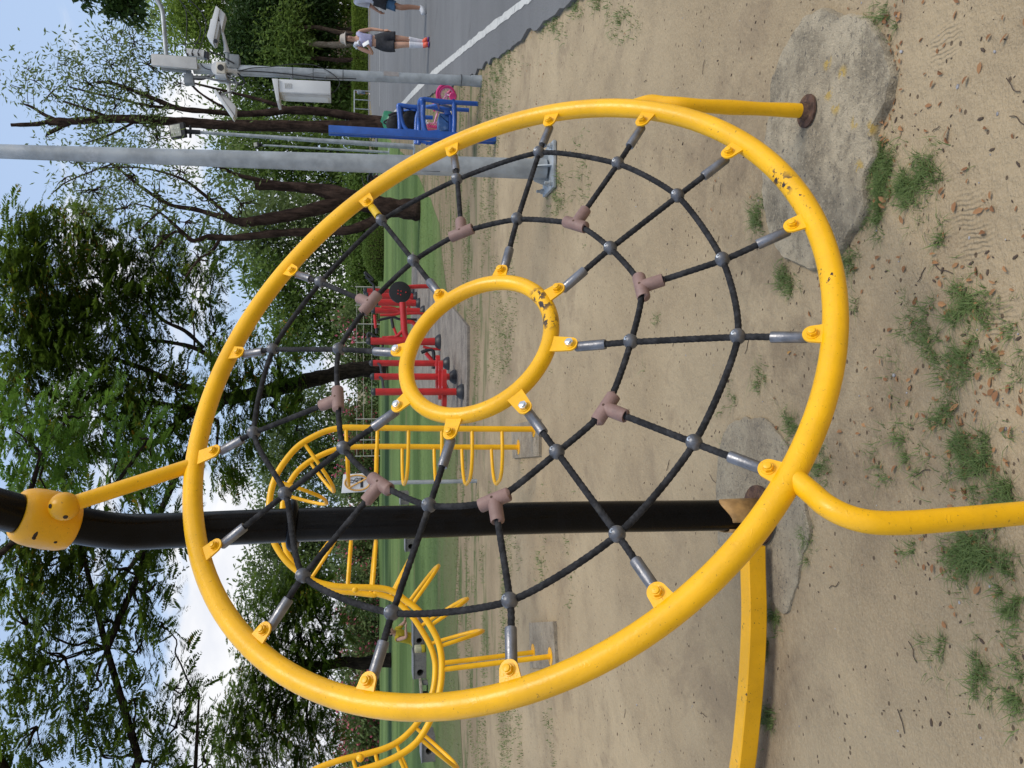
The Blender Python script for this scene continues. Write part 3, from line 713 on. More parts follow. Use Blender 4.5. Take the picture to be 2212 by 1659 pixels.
# CCTV pole
c5 = crop(560, 0, 800)
b1 = G(1040, 176); tt = up_to(b1, *c5(560, 745)); Yc = b1.y
cc = thing('camera_pole', 'slim galvanised pole carrying surveillance cameras beside the road', 'camera pole', b1)
MB().tube([b1, b1.lerp(tt, .5), tt], .0575, 28).cyl(b1, b1 + UP * .12, .068, 24, .062).build('pole', GALV, cc)
MB().tube(catmull([P(*c5(285, 700), Yc), P(*c5(262, 590), Yc), P(*c5(245, 400), Yc), P(*c5(232, 230), Yc), P(*c5(218, 120), Yc), P(*c5(185, 40), Yc), P(*c5(130, -40), Yc), P(*c5(-60, -260), Yc)], 8), .0235, 16).build('arm', GALV, cc)
Z = (tt - b1).normalized()
for cx in (1045, 1640, 1862, 2185):
    q = P(*c5(cx, 770), Yc); q = b1 + Z * (q - b1).dot(Z); MB().tube([q + Vector((math.cos(t), math.sin(t), 0)) * .059 for t in np.linspace(0, 2 * pi, 24, endpoint=False)], .0035, 6, closed=True).build('strap', CAB, cc)
q = P(*crop(1100, 0, 1400)(1130, 490), Yc); MB().tube([Vector((b1.x + math.cos(t) * .061, b1.y + math.sin(t) * .061, q.z)) for t in np.linspace(0, 2 * pi, 24, endpoint=False)], .004, 6, closed=True).build('strap', CAB, cc)
Yf = Yc - .07
def wire(pts, r, mat, name='cable', y=Yf): MB().tube(catmull([P(*c5(*p_[:2]), y + (p_[2] if len(p_) > 2 else 0)) for p_ in pts], 6), r, 7).build(name, mat, cc)
wire([(630, 690), (700, 750), (850, 770), (1050, 768), (1200, 740), (1400, 728), (1630, 700), (1850, 705), (2000, 760), (2100, 830), (2150, 900), (2110, 980), (2040, 1025)], .0045, CAB)
wire([(1050, 772), (1250, 778), (1480, 795), (1640, 812), (1850, 838), (2050, 852), (2190, 852), (2330, 858)], .006, CAB)
wire([(1100, 810), (1300, 818), (1500, 825), (1700, 826), (1800, 815), (1880, 792), (2000, 798)], .003, GCAB)
wire([(560, 860), (650, 865), (760, 830), (900, 800), (980, 850), (1040, 920), (1110, 905), (1100, 860), (1040, 800)], .009, CAB)
wire([(560, 845), (700, 850), (800, 870), (950, 890), (1060, 905)], .012, GCAB)
wire([(560, 830), (680, 830), (780, 815), (850, 790)], .009, GCAB)
wire([(380, -40), (450, 60), (485, 180), (480, 400), (470, 470), (480, 575)], .005, CAB)
wire([(360, -60), (470, 80), (590, 220), (635, 310), (620, 420), (570, 500), (540, 575)], .005, CAB)
wire([(470, -30), (600, 80), (680, 200), (690, 320), (655, 440), (605, 575)], .005, CAB)
wire([(350, 590), (355, 520), (400, 490), (500, 478), (640, 470)], .004, CAB)
wire([(740, 560), (800, 590), (860, 600), (910, 640), (1000, 690)], .008, CAB)
MB().box(b1 + Z * (P(*crop(1100, 0, 1400)(695, 480), Yc) - b1).dot(Z) + Vector((.018, -.0565, 0)), (.05, .006, .17)).build('number_plate', pm('plate_grey', (.33, .3, .28), .7), cc)
MB().box(P(*c5(1010, 690), Yc), (.15, .13, .10), None, .006).build('bracket', GREY, cc)
MB().cyl(P(*c5(930, 575), Yc), P(*c5(938, 860), Yc), .026, 14).build('cross_tube', GREY, cc)
def slab(pix, y, th, nm, mat, parent, bev=.0):    # box whose near face shows the four pixels
    pts = [P(*p_, y) for p_ in pix]; dp = Vector((0, th, 0)); m = MB()
    m.add(pts + [p + dp for p in pts], [(0, 1, 2, 3), (7, 6, 5, 4)] + [(i, i + 4, (i + 1) % 4 + 4, (i + 1) % 4) for i in range(4)])
    bm = bmesh.new(); me = bpy.data.meshes.new('t'); me.from_pydata(m.v, [], m.f); bm.from_mesh(me); bmesh.ops.recalc_face_normals(bm, faces=bm.faces)
    if bev: bmesh.ops.bevel(bm, geom=list(bm.edges), offset=bev, segments=2, affect='EDGES', profile=.6)
    bm.verts.index_update(); vs = [v.co.copy() for v in bm.verts]; fs = [[v.index for v in f.verts] for f in bm.faces]; bm.free()
    bpy.data.meshes.remove(me)
    return MB().add(vs, fs).build(nm, mat, parent, smooth=30)
pn = thing('panel_antenna', 'long flat pale box fixed at the very top of the camera pole', 'antenna', P(*c5(350, 665), Yc - .1))
slab([c5(98, 585), c5(588, 625), c5(600, 752), c5(102, 706)], Yc - .13, .05, 'panel', WHT2, pn, .004)
slab([c5(96, 582), c5(592, 622), c5(605, 757), c5(98, 710)], Yc - .118, .026, 'rim', pm('dull_rim', (.28, .27, .23), .6), pn, .002)
slab([c5(205, 722), c5(480, 750), c5(480, 778), c5(205, 752)], Yc - .03, .05, 'bracket', GREY, pn)
jb = thing('junction_box', 'small grey metal box on the pole behind the pale panel antenna', 'junction box', P(*c5(500, 850), Yc))
slab([c5(447, 797), c5(548, 795), c5(560, 905), c5(455, 903)], Yc - .06, .09, 'box', GREY, jb, .005)
slab([c5(480, 760), c5(530, 760), c5(530, 800), c5(480, 800)], Yc - .02, .04, 'bracket', GREY, jb)
def cam_box(pix, y, th, front, label, mount, lens=None):
    c_ = P(*pix[0], y)
    t = thing('security_camera', label, 'camera', c_, 'security cameras on the pole')
    slab(pix, y, th, 'housing', WHT2, t, .008)
    return t
# housing pointing right and away (upper one)
t = cam_box([c5(745, 200), c5(850, 235), c5(800, 478), c5(708, 400)], Yc - .10, .12, None, 'elongated white security camera, highest beside the road side of the pole', None)
slab([c5(806, 60), c5(905, 150), c5(862, 330), c5(848, 250), c5(745, 205)][:4], Yc - .10, .12, 'sunshield', WHT2, t, .006)
slab([c5(800, 62), c5(842, 96), c5(770, 470), c5(702, 388)], Yc - .115, .15, 'hood', WHT, t, .004)
q = P(*c5(800, 448), Yc - .12); MB().lathe([(0, .022), (.012, .022), (.013, .004)], q, Vector((-.3, -1, 0)), 16).build('lens', GLS, t)
MB().tube([P(*c5(868, 335), Yc - .05), P(*c5(885, 390), Yc - .05), P(*c5(905, 480), Yc - .03), P(*c5(920, 565), Yc)], [.012, .016, .02, .03], 14).build('arm', WHT2, t)
MB().lathe([(0, .034), (.012, .034)], P(*c5(918, 566), Yc), Vector((-1, 0, 0)), 20).build('flange', WHT2, t)
# front-facing one in the middle
ctr = P(*c5(845, 745), Yc - .16)
t = thing('security_camera', 'white security camera looking straight out from the middle of the pole', 'camera', ctr, 'security cameras on the pole')
prof = [(-.075, -.058), (.075, -.058), (.075, .02)] + [(.075 * math.cos(a_), .02 + .068 * math.sin(a_)) for a_ in np.linspace(.15, pi - .15, 9)] + [(-.075, .02)]
MB().prism([(p_[0] * .98, p_[1]) for p_ in prof], ctr + Vector((0, .12, 0)), Vector((1, 0, 0)), UP, .25).build('housing', WHT, t, smooth=35)
MB().box(ctr + Vector((0, -.012, -.012)), (.115, .03, .088), None, .006).build('face_plate', pm('cream_plastic', (.55, .51, .42), .5), t)
MB().lathe([(0, .034), (.006, .033), (.0062, .004)], ctr + Vector((0, -.027, -.012)), Vector((0, -1, 0)), 20).build('lens', GLS, t)
MB().tube([ctr + Vector((.005, .05, -.05)), ctr + Vector((.008, .07, -.12)), ctr + Vector((.012, .13, -.16))], [.028, .022, .04], 14).build('mount', WHT2, t)
# lower one pointing left, seen from underneath
c0_ = P(*c5(890, 1110), Yc - .08)
t = thing('security_camera', 'white security camera slanting down on the playground side, with a looped grey conduit', 'camera', c0_, 'security cameras on the pole')
slab([c5(772, 975), c5(800, 972), c5(1000, 1255), c5(985, 1285)], Yc - .12, .14, 'hood', WHT, t, .004)
slab([c5(800, 985), c5(870, 1000), c5(1020, 1155), c5(1012, 1262)], Yc - .11, .12, 'housing', WHT2, t, .008)
q = P(*c5(852, 1015), Yc - .115); MB().lathe([(0, .018), (.01, .018), (.011, .004)], q, Vector((0, -1, -.2)), 14).build('gland', GLS, t)
MB().tube([P(*c5(935, 880), Yc - .02), P(*c5(945, 960), Yc - .05), P(*c5(955, 1080), Yc - .08)], [.026, .02, .016], 14).build('arm', WHT2, t)
MB().tube(catmull([P(*c5(*p_), Yc - .13) for p_ in ((858, 1030), (920, 1010), (990, 990), (1030, 930), (1015, 870), (960, 835), (890, 810), (820, 800), (740, 840))], 7), .0085, 9).build('conduit', GCAB, t)
# block with three glands
c0_ = P(*c5(590, 575), Yc - .02)
t = thing('security_camera', 'white boxy camera with three black cable glands, near the pole top', 'camera', c0_, 'security cameras on the pole')
slab([c5(475, 522), c5(675, 540), c5(668, 618), c5(495, 605)], Yc - .04, .1, 'housing', WHT, t, .006)
slab([c5(676, 552), c5(722, 560), c5(722, 632), c5(672, 628)], Yc - .03, .08, 'lens_hood', GLS, t, .006)
for x in (485, 542, 608):
    MB().cyl(P(*c5(x, 580), Yc - .05), P(*c5(x + 10, 605), Yc - .05), .010, 10).build('gland', CAB, t)
# cabinet
cb = thing('control_cabinet', 'white metal cabinet with louvres hanging on the camera pole', 'cabinet', P(*c5(1750, 960), Yc - .1))
slab([c5(1482, 860), c5(2048, 885), c5(2050, 1022), c5(1490, 1000)], Yc - .16, .26, 'body', WHT, cb, .004)
slab([c5(1412, 853), c5(1478, 856), c5(1490, 1094), c5(1462, 1098), c5(1425, 980)][:4], Yc - .18, .30, 'hood', WHT, cb, .004)
slab([c5(1505, 1003), c5(2052, 1032), c5(2052, 1056), c5(1520, 1032)], Yc - .12, .2, 'door', WHT2, cb, .004)
slab([c5(1540, 1036), c5(2025, 1060), c5(2025, 1072), c5(1550, 1050)], Yc - .09, .15, 'door_edge', WHT, cb, .002)
for i in range(4):
    x = 1550 + i * 20; slab([c5(x, 904), c5(x + 7, 904), c5(x + 9, 958), c5(x + 2, 957)], Yc - .168, .01, 'louvre', WHT2, cb)
for x in (1640, 2005):
    MB().tube([P(*c5(x, 800), Yc), P(*c5(x - 10, 860), Yc - .05)], .016, 8).build('bracket', GREY, cb)
# floodlight posts
c6 = crop(1250, 350, 450, 1224.)
for (bx, by), (tx, ty), lab, r0, r1, hs in ((c6(1042, 622), c5(622, 1440), 'thin grey post with a floodlight on top, left of the camera pole', .068, .036, 1.), (c6(770, 680), c5(1322, 1580), 'distant thin grey post with a small floodlight, hugging the tall plain pole', .06, .035, .6)):
    b_ = G(bx, by); t_ = up_to(b_, tx, ty)
    po = thing('lamp_post', lab, 'lamp post', b_, 'floodlight posts on the lawn')
    MB().tube([b_, b_.lerp(t_, .5), t_], [r0, (r0 + r1) / 2, r1], 16).build('pole', GALV, po)
    MB().box(b_ + UP * .015, (.42, .42, .03)).build('base_plate', GALV, po)
    s_ = hs
    MB().tube([t_ - UP * .02, t_ + UP * .30 * s_], .055 * s_, 12).tube([t_ + UP * .2 * s_ + Vector((-.14, 0, 0)) * s_, t_ + UP * .2 * s_ + Vector((.14, 0, 0)) * s_], .03, 8).build('bracket', CAB, po)
    Mx = Matrix.Rotation(R(-14), 3, 'X') @ Matrix.Rotation(R(-10), 3, 'Y')
    hc = t_ + UP * .46 * s_ + Vector((-.02, -.06, 0))
    hd = MB().box(hc, (.34 * s_, .12, .36 * s_), Mx, .02).build('lamp_head', CAB, po)
    MB().box(hc + Mx @ Vector((0, -.062, .03)), (.28 * s_, .02, .24 * s_), Mx, .004).build('lens', pm('lamp_glass', (.34, .34, .27), .3), hd)
    for a_ in range(2):
        for c_ in range(3): MB().box(hc + Mx @ Vector(((a_ - .5) * .10 * s_, -.074, (c_ - 1) * .07 * s_ + .03)), (.03 * s_, .006, .04 * s_), Mx).build('led_module', pm('lamp_led', (.5, .5, .42), .3), hd)

# ------------------------------------------------------------------ blue equipment
c7 = crop(1240, 330, 760)
BLU = pm('blue_paint', (.012, .085, .36), .38, 0, .16, 8, .15, 120, (.05, .13, .3), (.66, .8), 12, .2)
BLU2 = pm('blue_worn', (.05, .14, .33), .6, 0, .3, 12, .3, 90, (.22, .3, .42), (.52, .7), 10)
bb = G(*c7(2072, 640)); Yb = bb.y
tb = P(*c7(158, 535), Yb)
bp_ = thing('blue_post', 'tall leaning blue steel channel post standing in front of the blue seats', 'post', bb)
ax = (tb - bb).normalized(); wv = Vector((1, 0, 0)); wv = (wv - ax * wv.dot(ax)).normalized(); dv = ax.cross(wv)
wpx = .062
for nm, o_, sz in (('front_flange', (0.012, -.035), (.062, .012)), ('web', (-.024, .0), (.010, .085)), ('rear_flange', (0.0, .04), (.075, .012))):
    m = MB(); c_ = (bb + tb) / 2 + wv * o_[0] + dv * (o_[1] if dv.y > 0 else -o_[1]) ; Mx = Matrix((wv, dv, ax)).transposed()
    m.box(c_, (sz[0], sz[1], (tb - bb).length), Mx, .002).build(nm, BLU, bp_)
be_b = G(*c7(1870, 232)); be_c = G(*c7(1765, 305))
eq = thing('sit_up_bench', 'blue tubular frame with two seats and a slatted blue board', 'exercise bench', be_b)
y1, y2 = be_b.y, be_c.y
def tb_(pts, r=.026, nm='frame_tube', mat=None): return MB().tube(catmull([P(*c7(*p_[:2]), p_[2]) for p_ in pts], 6, k=.32), r, 12).build(nm, mat or BLU, eq)
ya, yb, yc, yd = y1, y1 + .15, y2, y2 + .25
tb_([(1240, 175, ya), (1400, 195, ya), (1560, 212, ya), (1870, 230, ya)], .028, 'leg')
tb_([(1275, 262, yc), (1500, 285, yc), (1762, 302, yc)], .026, 'leg')
tb_([(1250, 560, yb + .2), (1240, 400, yb), (1235, 230, ya), (1225, 180, ya), (1200, 215, ya + .1), (1195, 400, yc), (1190, 690, yc)], .028)
tb_([(1245, 190, ya), (1240, 380, ya), (1255, 500, ya), (1290, 560, ya), (1430, 548, ya)], .027)
tb_([(1570, 190, ya), (1595, 230, ya), (1600, 400, ya), (1592, 600, ya), (1585, 700, ya)], .030)
for p_ in (((1280, 185, ya), (1560, 270, yc)), ((1275, 262, yc), (1560, 205, ya)), ((1275, 262, yc), (1490, 322, yd)), ((1400, 200, ya), (1420, 280, yc))): tb_(p_, .016, 'brace')
yg = y2 + 2.4
tb_([(975, 560, yg), (970, 400, yg), (958, 260, yg), (975, 245, yg), (1100, 262, yg), (1200, 268, yg)], .034)
tb_([(970, 262, yg), (985, 380, yg), (1010, 470, yg), (1060, 535, yg), (1150, 546, yg)], .034)
for p_ in (((985, 255, yg), (1190, 320, yg + .3)), ((1000, 310, yg + .3), (1190, 300, yg)), ((1010, 330, yg + .4), (1150, 262, yg)), ((1010, 365, yg + .4), (1200, 372, yg + .4)), ((1000, 250, yg), (1010, 365, yg + .4))): tb_(p_, .018, 'brace')
tb_([(1160, 690, yg), (1160, 520, yg), (1165, 400, yg), (1185, 330, yg), (1215, 300, yg)], .034)
tb_([(1200, 380, yd), (1280, 385, yd), (1350, 388, yd)], .026, 'brace'); tb_([(1200, 660, yc), (1350, 690, yc)], .02, 'brace')
tb_([(1270, 690, yc), (1420, 645, yc)], .018, 'brace')
for yy, a_, b_ in ((y1 - .05, (1490, 300), (1545, 360)),):
    pass
def plank(pix, y, th, nm='seat_board', mat=BLU2): return slab([c7(*p_) for p_ in pix], y, th, nm, mat, eq, .004)
plank([(1428, 335), (1532, 342), (1530, 442), (1428, 352)], y1 + .1, .25); plank([(1424, 360), (1530, 450), (1528, 520), (1420, 545)], y1 + .08, .25); plank([(1420, 550), (1528, 525), (1532, 585), (1418, 580)], y1 + .1, .25)
plank([(1536, 342), (1572, 350), (1572, 580), (1534, 585)], y1 + .06, .2, 'seat_edge', BLU)
plank([(1490, 300), (1545, 305), (1565, 345), (1500, 350)], y1 + .05, .15, 'seat_bracket', BLU)
# bag, green rocker bar
bg_ = P(*c7(1030, 455), yg + .25)
m = MB(); Mx = Matrix.Rotation(.2, 3, 'Y'); m.sphere(bg_, (.17, .13, .27), 16, 12, Mx); m.sphere(bg_ + Vector((-.04, -.05, .18)), (.12, .1, .12), 12, 8); m.sphere(bg_ + Vector((.03, -.12, -.1)), (.15, .09, .16), 12, 8)
bag = thing('backpack', 'black backpack hanging inside the blue tubular frame', 'bag', bg_)
m.build('body', pm('black_cloth', (.012, .012, .013), .85, var=.4, scale=14, bump=.5, bscale=40), bag)
MB().tube(catmull([bg_ + Vector(v) for v in ((.08, -.1, .26), (.12, -.13, .15), (.12, -.14, -.05), (.08, -.11, -.24))], 6), .018, 8).build('strap', CAB, bag)
MB().tube(catmull([bg_ + Vector(v) for v in ((-.04, 0, .26), (0, 0, .33), (.05, 0, .26))], 6), .014, 8).build('handle', CAB, bag)
yq = yg + 1.2
gb = thing('green_bracket', 'curved green metal bar against the tree trunk behind the blue frame', 'exercise bar', P(*c7(880, 480), yq))
pts = catmull([P(*c7(*p_), yq) for p_ in ((775, 370), (815, 388), (850, 410), (872, 450), (882, 500), (884, 545))], 6)
GRN = pm('green_paint', (.012, .16, .075), .45, 0, .2, 10)
MB().tube(pts, [.10 + .05 * math.sin(i / len(pts) * 3) for i in range(len(pts))], 8).build('bar', GRN, gb)
MB().tube([P(*c7(855, 395), yq), P(*c7(935, 410), yq)], .05, 8).build('stub', GRN, gb)
MB().tube([P(*c7(884, 545), yq), P(*c7(1330, 560), yq)], .05, 8).build('stand', GRN, gb)

# ------------------------------------------------------------------ bicycles
def bicycle(label, base, head, L_, wheel_r, cols, group, basket=True, trainer=True, s=1.):
    """base: ground point under the rear hub; head: unit vector to the front"""
    t = thing('kids_bicycle' if trainer else 'bicycle', label, 'bicycle', base, group)
    tyre, rim, frm, acc, metal = cols; sd = Vector((-head.y, head.x, 0))
    hubs = [base + UP * wheel_r, base + UP * wheel_r + head * L_]
    for hb in hubs:
        w_ = MB().tube([hb + (head * math.cos(a_) + UP * math.sin(a_)) * wheel_r * .88 for a_ in np.linspace(0, 2 * pi, 28, endpoint=False)], wheel_r * .13, 10, closed=True).build('wheel', tyre, t)
        MB().tube([hb + (head * math.cos(a_) + UP * math.sin(a_)) * wheel_r * .70 for a_ in np.linspace(0, 2 * pi, 24, endpoint=False)], wheel_r * .07, 8, closed=True).build('rim', rim, w_)
        sp_ = MB()
        for i in range(10):
            a_ = i * pi / 5; sp_.cyl(hb, hb + (head * math.cos(a_) + UP * math.sin(a_)) * wheel_r * .72, wheel_r * (.035 if trainer else .012), 5)
        sp_.lathe([(-.03 * s, wheel_r * .17), (.03 * s, wheel_r * .17)], hb, sd, 12); sp_.build('spokes', rim, w_)
    bbk = base + head * L_ * .42 + UP * wheel_r * .95; st = base + head * L_ * .30 + UP * wheel_r * 2.35; hd_ = base + head * L_ * .80 + UP * wheel_r * 2.6
    fr = MB()
    for a_, b_ in ((hubs[0], bbk), (hubs[0], st - UP * wheel_r * .5), (bbk, st), (bbk, hd_ - UP * wheel_r * .5), (st - UP * wheel_r * .6, hd_ - UP * wheel_r * .3)): fr.cyl(a_, b_, wheel_r * .11, 9)
    fr.build('frame', frm, t)
    fk = MB()
    for sg in (-1, 1): fk.cyl(hubs[1] + sd * sg * wheel_r * .18, hd_ - UP * wheel_r * .4 + sd * sg * wheel_r * .1, wheel_r * .08, 8)
    fk.cyl(hd_ - UP * wheel_r * .5, hd_ + UP * wheel_r * .4, wheel_r * .09, 8).build('fork', frm, t)
    hb_ = hd_ + UP * wheel_r * .4
    MB().tube(catmull([hb_ - head * wheel_r * .5 - sd * wheel_r * 1.5 + UP * wheel_r * .3, hb_ - sd * wheel_r * .7 + UP * wheel_r * .2, hb_, hb_ + sd * wheel_r * .7 + UP * wheel_r * .2, hb_ - head * wheel_r * .5 + sd * wheel_r * 1.5 + UP * wheel_r * .3], 5), wheel_r * .07, 8).build('handlebar', metal, t)
    MB().sphere(st, (wheel_r * .75, wheel_r * .42, wheel_r * .22), 14, 8, Matrix((head, sd, UP)).transposed()).build('saddle', acc, t)
    MB().cyl(bbk - sd * wheel_r * .7, bbk + sd * wheel_r * .7, wheel_r * .06, 8).box(bbk + sd * wheel_r * .75 - UP * wheel_r * .35, (wheel_r * .4, wheel_r * .3, wheel_r * .12)).build('pedals', metal, t)
    gd = [hubs[0] + (head * math.cos(a_) + UP * math.sin(a_)) * wheel_r * 1.12 for a_ in np.linspace(.5, 2.9, 14)]
    MB().tube(gd, wheel_r * .15, 8).build('mudguard', acc, t)
    if basket:
        bc = hd_ + head * wheel_r * .75 - UP * wheel_r * .1; m = MB(); Mx = Matrix((head, sd, UP)).transposed()
        for z in np.linspace(-.55, .6, 6): m.tube([bc + Mx @ Vector((a_ * wheel_r * (.5 + .12 * z), c_ * wheel_r * (.7 + .12 * z), z * wheel_r)) for a_, c_ in ((-1, -1), (1, -1), (1, 1), (-1, 1))], wheel_r * .05, 6, closed=True)
        for i in range(14):
            a_ = i * 2 * pi / 14; q = Vector((max(-1, min(1, 1.4 * math.cos(a_))), max(-1, min(1, 1.4 * math.sin(a_))), 0))
            m.cyl(bc + Mx @ Vector((q.x * wheel_r * .44, q.y * wheel_r * .63, -.55 * wheel_r)), bc + Mx @ Vector((q.x * wheel_r * .57, q.y * wheel_r * .77, .6 * wheel_r)), wheel_r * .04, 5)
        m.box(bc - UP * wheel_r * .55, (wheel_r * .85, wheel_r * 1.2, wheel_r * .06), Mx); m.build('basket', acc, t)
    if trainer:
        for sg in (-1, 1):
            q = base + sd * sg * wheel_r * 1.15 + UP * wheel_r * .42
            tw = MB().tube([q + (head * math.cos(a_) + UP * math.sin(a_)) * wheel_r * .33 for a_ in np.linspace(0, 2 * pi, 18, endpoint=False)], wheel_r * .11, 8, closed=True).lathe([(-.012, wheel_r * .3), (.012, wheel_r * .3)], q, sd, 14).build('training_wheel', acc, t)
            MB().cyl(q, hubs[0] + sd * sg * wheel_r * .15, wheel_r * .05, 6).build('stay', metal, tw)
    return t
PK = pm('hot_pink', (.62, .035, .18), .4, 0, .15, 12); PK2 = pm('pale_pink', (.60, .24, .36), .4, 0, .15, 12); WP = pm('white_plastic', (.68, .66, .66), .4)
kb = G(*c7(1612, 130)); fw = G(*c7(1700, 480))
hd0 = (fw - kb).normalized(); hd0 = Vector((-.86, .42, 0)).normalized()
bicycle('small pink bicycle with training wheels and basket behind the blue frame', kb, hd0, .52, .128, (PK, PK2, PK2, PK, WP), 'parked bicycles')
DK = pm('dark_tyre', (.02, .02, .02), .8)
bicycle('dark bicycle parked far off beside the thick leaning trunk', G(829, 378), Vector((-.5, .85, 0)).normalized(), 1.02, .34, (DK, pm('grey_rim', (.3, .3, .3), .4, .6), pm('maroon_frame', (.12, .02, .03), .4), CAB, CAB), 'parked bicycles', False, False)

# ------------------------------------------------------------------ red exercise machines
c8 = lambda cx, cy: ((1400 + .34965 * cx) / 1.8228, (1040 + .34965 * cy) / 1.8228)
RED = pm('red_paint', (.47, .012, .012), .38, 0, .14, 7, .1, 90, (.3, .02, .02), (.66, .8), 15, .2)
BK2 = pm('black_rubber', (.016, .016, .018), .5, bump=.1)
Zp = .036
def GZ(cx, cy): return G(*c8(cx, cy), Zp)
def post_(t, base, ht, r=.047, nm='post', boot=.105):
    MB().cyl(base, base + UP * ht, r, 18).build(nm, RED, t)
    MB().lathe([(0, boot), (.02, boot), (.05, boot * .9), (.085, boot * .62), (.095, r * 1.02)], base, UP, 18).build('base_cover', BK2, t)
    MB().sphere(base + UP * (ht + .008), (r * 1.04, r * 1.04, r * 1.05), 16, 10).build('cap', BK2, t)
p1, p2, p3 = GZ(1212, 1437), GZ(1130, 1268), GZ(1052, 1118)
h1 = P(*c8(222, 1460), p1.y).z - Zp
M1 = thing('exercise_machine', 'red machine with three black-capped posts and red foot plates, nearest on the slab', 'exercise machine', (p2.x, p2.y, Zp), 'red outdoor exercise machines')
for p in (p1, p2, p3): post_(M1, p, h1)
dl = (p3 - p1).normalized(); sdv = Vector((-dl.y, dl.x, 0)); sdv = sdv if sdv.x < 0 else -sdv
for p, q in ((p1, p2), (p2, p3)):
    hgt = h1 - .13
    MB().tube(catmull([p + UP * hgt, p.lerp(q, .3) + UP * (hgt + .02), p.lerp(q, .75) + UP * (hgt + .02), q + UP * (hgt + .06)], 5), .019, 10).build('hand_bar', BK2, M1)
    mid_ = p.lerp(q, .5)
    MB().tube([p.lerp(q, .22) + UP * (h1 - .1) + sdv * .02, p.lerp(q, .22) + UP * .24 + sdv * .02], .022, 10).build('swing_arm', BK2, M1)
    MB().tube([p.lerp(q, .1) + UP * .2, q.lerp(p, .1) + UP * .2], .03, 12).build('cross_tube', RED, M1)
for p, f_ in ((p1.lerp(p2, .15), 1.), (p2.lerp(p3, .2), 1.), (p1.lerp(p2, .75), .9)):
    o_ = p + UP * .24; L_ = .27; ol = []
    for i in range(24):
        a_ = 2 * pi * i / 24; ol.append((L_ * math.cos(a_) * (1 if abs(math.cos(a_)) > .4 else .8), .055 * math.sin(a_) * (1.25 if abs(math.cos(a_)) > .5 else .8)))
    MB().prism([(x_, y_ * 1.6) for x_, y_ in ol], o_, Vector((1, 0, 0)), Vector((0, 1, 0)), .055).build('foot_plate', RED, M1)
# second: seat rider with long horizontal beam and wheel
q1 = GZ(955, 875); h2 = P(*c8(165, 905), q1.y).z - Zp
M2 = thing('exercise_machine', 'red machine with a long level beam, a handle loop and a curved yoke', 'exercise machine', q1, 'red outdoor exercise machines')
post_(M2, q1, h2, .062, boot=.13)
y_ = q1.y
def rt(t, pts, r, nm, mat=RED, y=y_): return MB().tube(catmull([P(*c8(*p_[:2]), y + (p_[2] if len(p_) > 2 else 0)) for p_ in pts], 6), r, 12).build(nm, mat, t)
rt(M2, [(145, 870), (190, 920), (290, 950), (300, 870), (200, 800), (150, 775), (135, 810), (160, 850), (260, 900)], .02, 'handle_loop', BK2)
rt(M2, [(275, 850), (400, 825), (520, 838), (560, 830)], .03, 'yoke'); rt(M2, [(550, 850), (430, 830), (300, 828)], .026, 'yoke_arm')
rt(M2, [(530, 430), (540, 600), (555, 780), (600, 850)], .055, 'beam')
rt(M2, [(555, 700), (520, 760), (460, 815), (420, 830)], .03, 'gusset'); rt(M2, [(470, 820), (440, 740), (420, 690)], .022, 'pedal_arm'); rt(M2, [(425, 720), (405, 610)], .026, 'pedal_grip', BK2)
rt(M2, [(760, 930), (860, 955), (985, 955)], .024, 'brace'); rt(M2, [(830, 850), (930, 845)], .03, 'brace'); rt(M2, [(740, 995), (870, 970), (875, 1180)], .03, 'pedal_bar', BK2)
rt(M2, [(790, 1000), (850, 1070), (870, 1100)], .035, 'pedal_arm'); rt(M2, [(985, 930), (985, 970)], .05, 'foot')
# third: wheel machine
q2 = GZ(830, 250); y3 = q2.y
M3 = thing('exercise_machine', 'red machine with a big black disc wheel and a bent black handle', 'exercise machine', q2, 'red outdoor exercise machines')
rt(M3, [(835, 250), (700, 252), (580, 262), (540, 300)], .042, 'leg', y=y3)
wc = P(*c8(500, 318), y3 - .1)
MB().lathe([(-.03, .19), (-.028, .208), (.028, .208), (.03, .19), (.034, .02)], wc, Vector((.1, -1, 0)), 36).build('disc', pm('disc_black', (.008, .008, .009), .4), M3)
for dx, dz in ((-.03, .04), (.03, .035), (.02, -.02), (-.05, -.01), (.0, -.11)): MB().lathe([(0, .014), (.012, .012), (.0125, .002)], wc + Vector((dx, -.035, dz)), Vector((0, -1, 0)), 10).build('bolt', RED, M3)
rt(M3, [(500, 318), (530, 360), (530, 430)], .045, 'hub_arm', y=y3)
rt(M3, [(205, 345), (205, 240), (170, 200), (110, 110), (120, 100), (185, 155), (190, 180), (110, 145)], .024, 'handle', BK2, y=y3 + .5)
rt(M3, [(215, 570), (225, 700), (235, 720)], .028, 'lever', y=y3); rt(M3, [(235, 715), (240, 780)], .03, 'grip', BK2, y=y3)
rt(M3, [(275, 575), (430, 570), (505, 545), (430, 495), (290, 485)], .026, 'seat_loop', y=y3); rt(M3, [(265, 630), (420, 598), (500, 620), (690, 625)], .026, 'pedal_bar', BK2, y=y3 + .1)
rt(M3, [(570, 560), (650, 555), (770, 560), (780, 600)], .024, 'brace', y=y3); rt(M3, [(565, 650), (640, 655), (680, 690)], .04, 'yoke', y=y3)
q3 = GZ(775, 530); post_(M3, q3, P(*c8(215, 530), q3.y).z - Zp, .065, boot=.12)
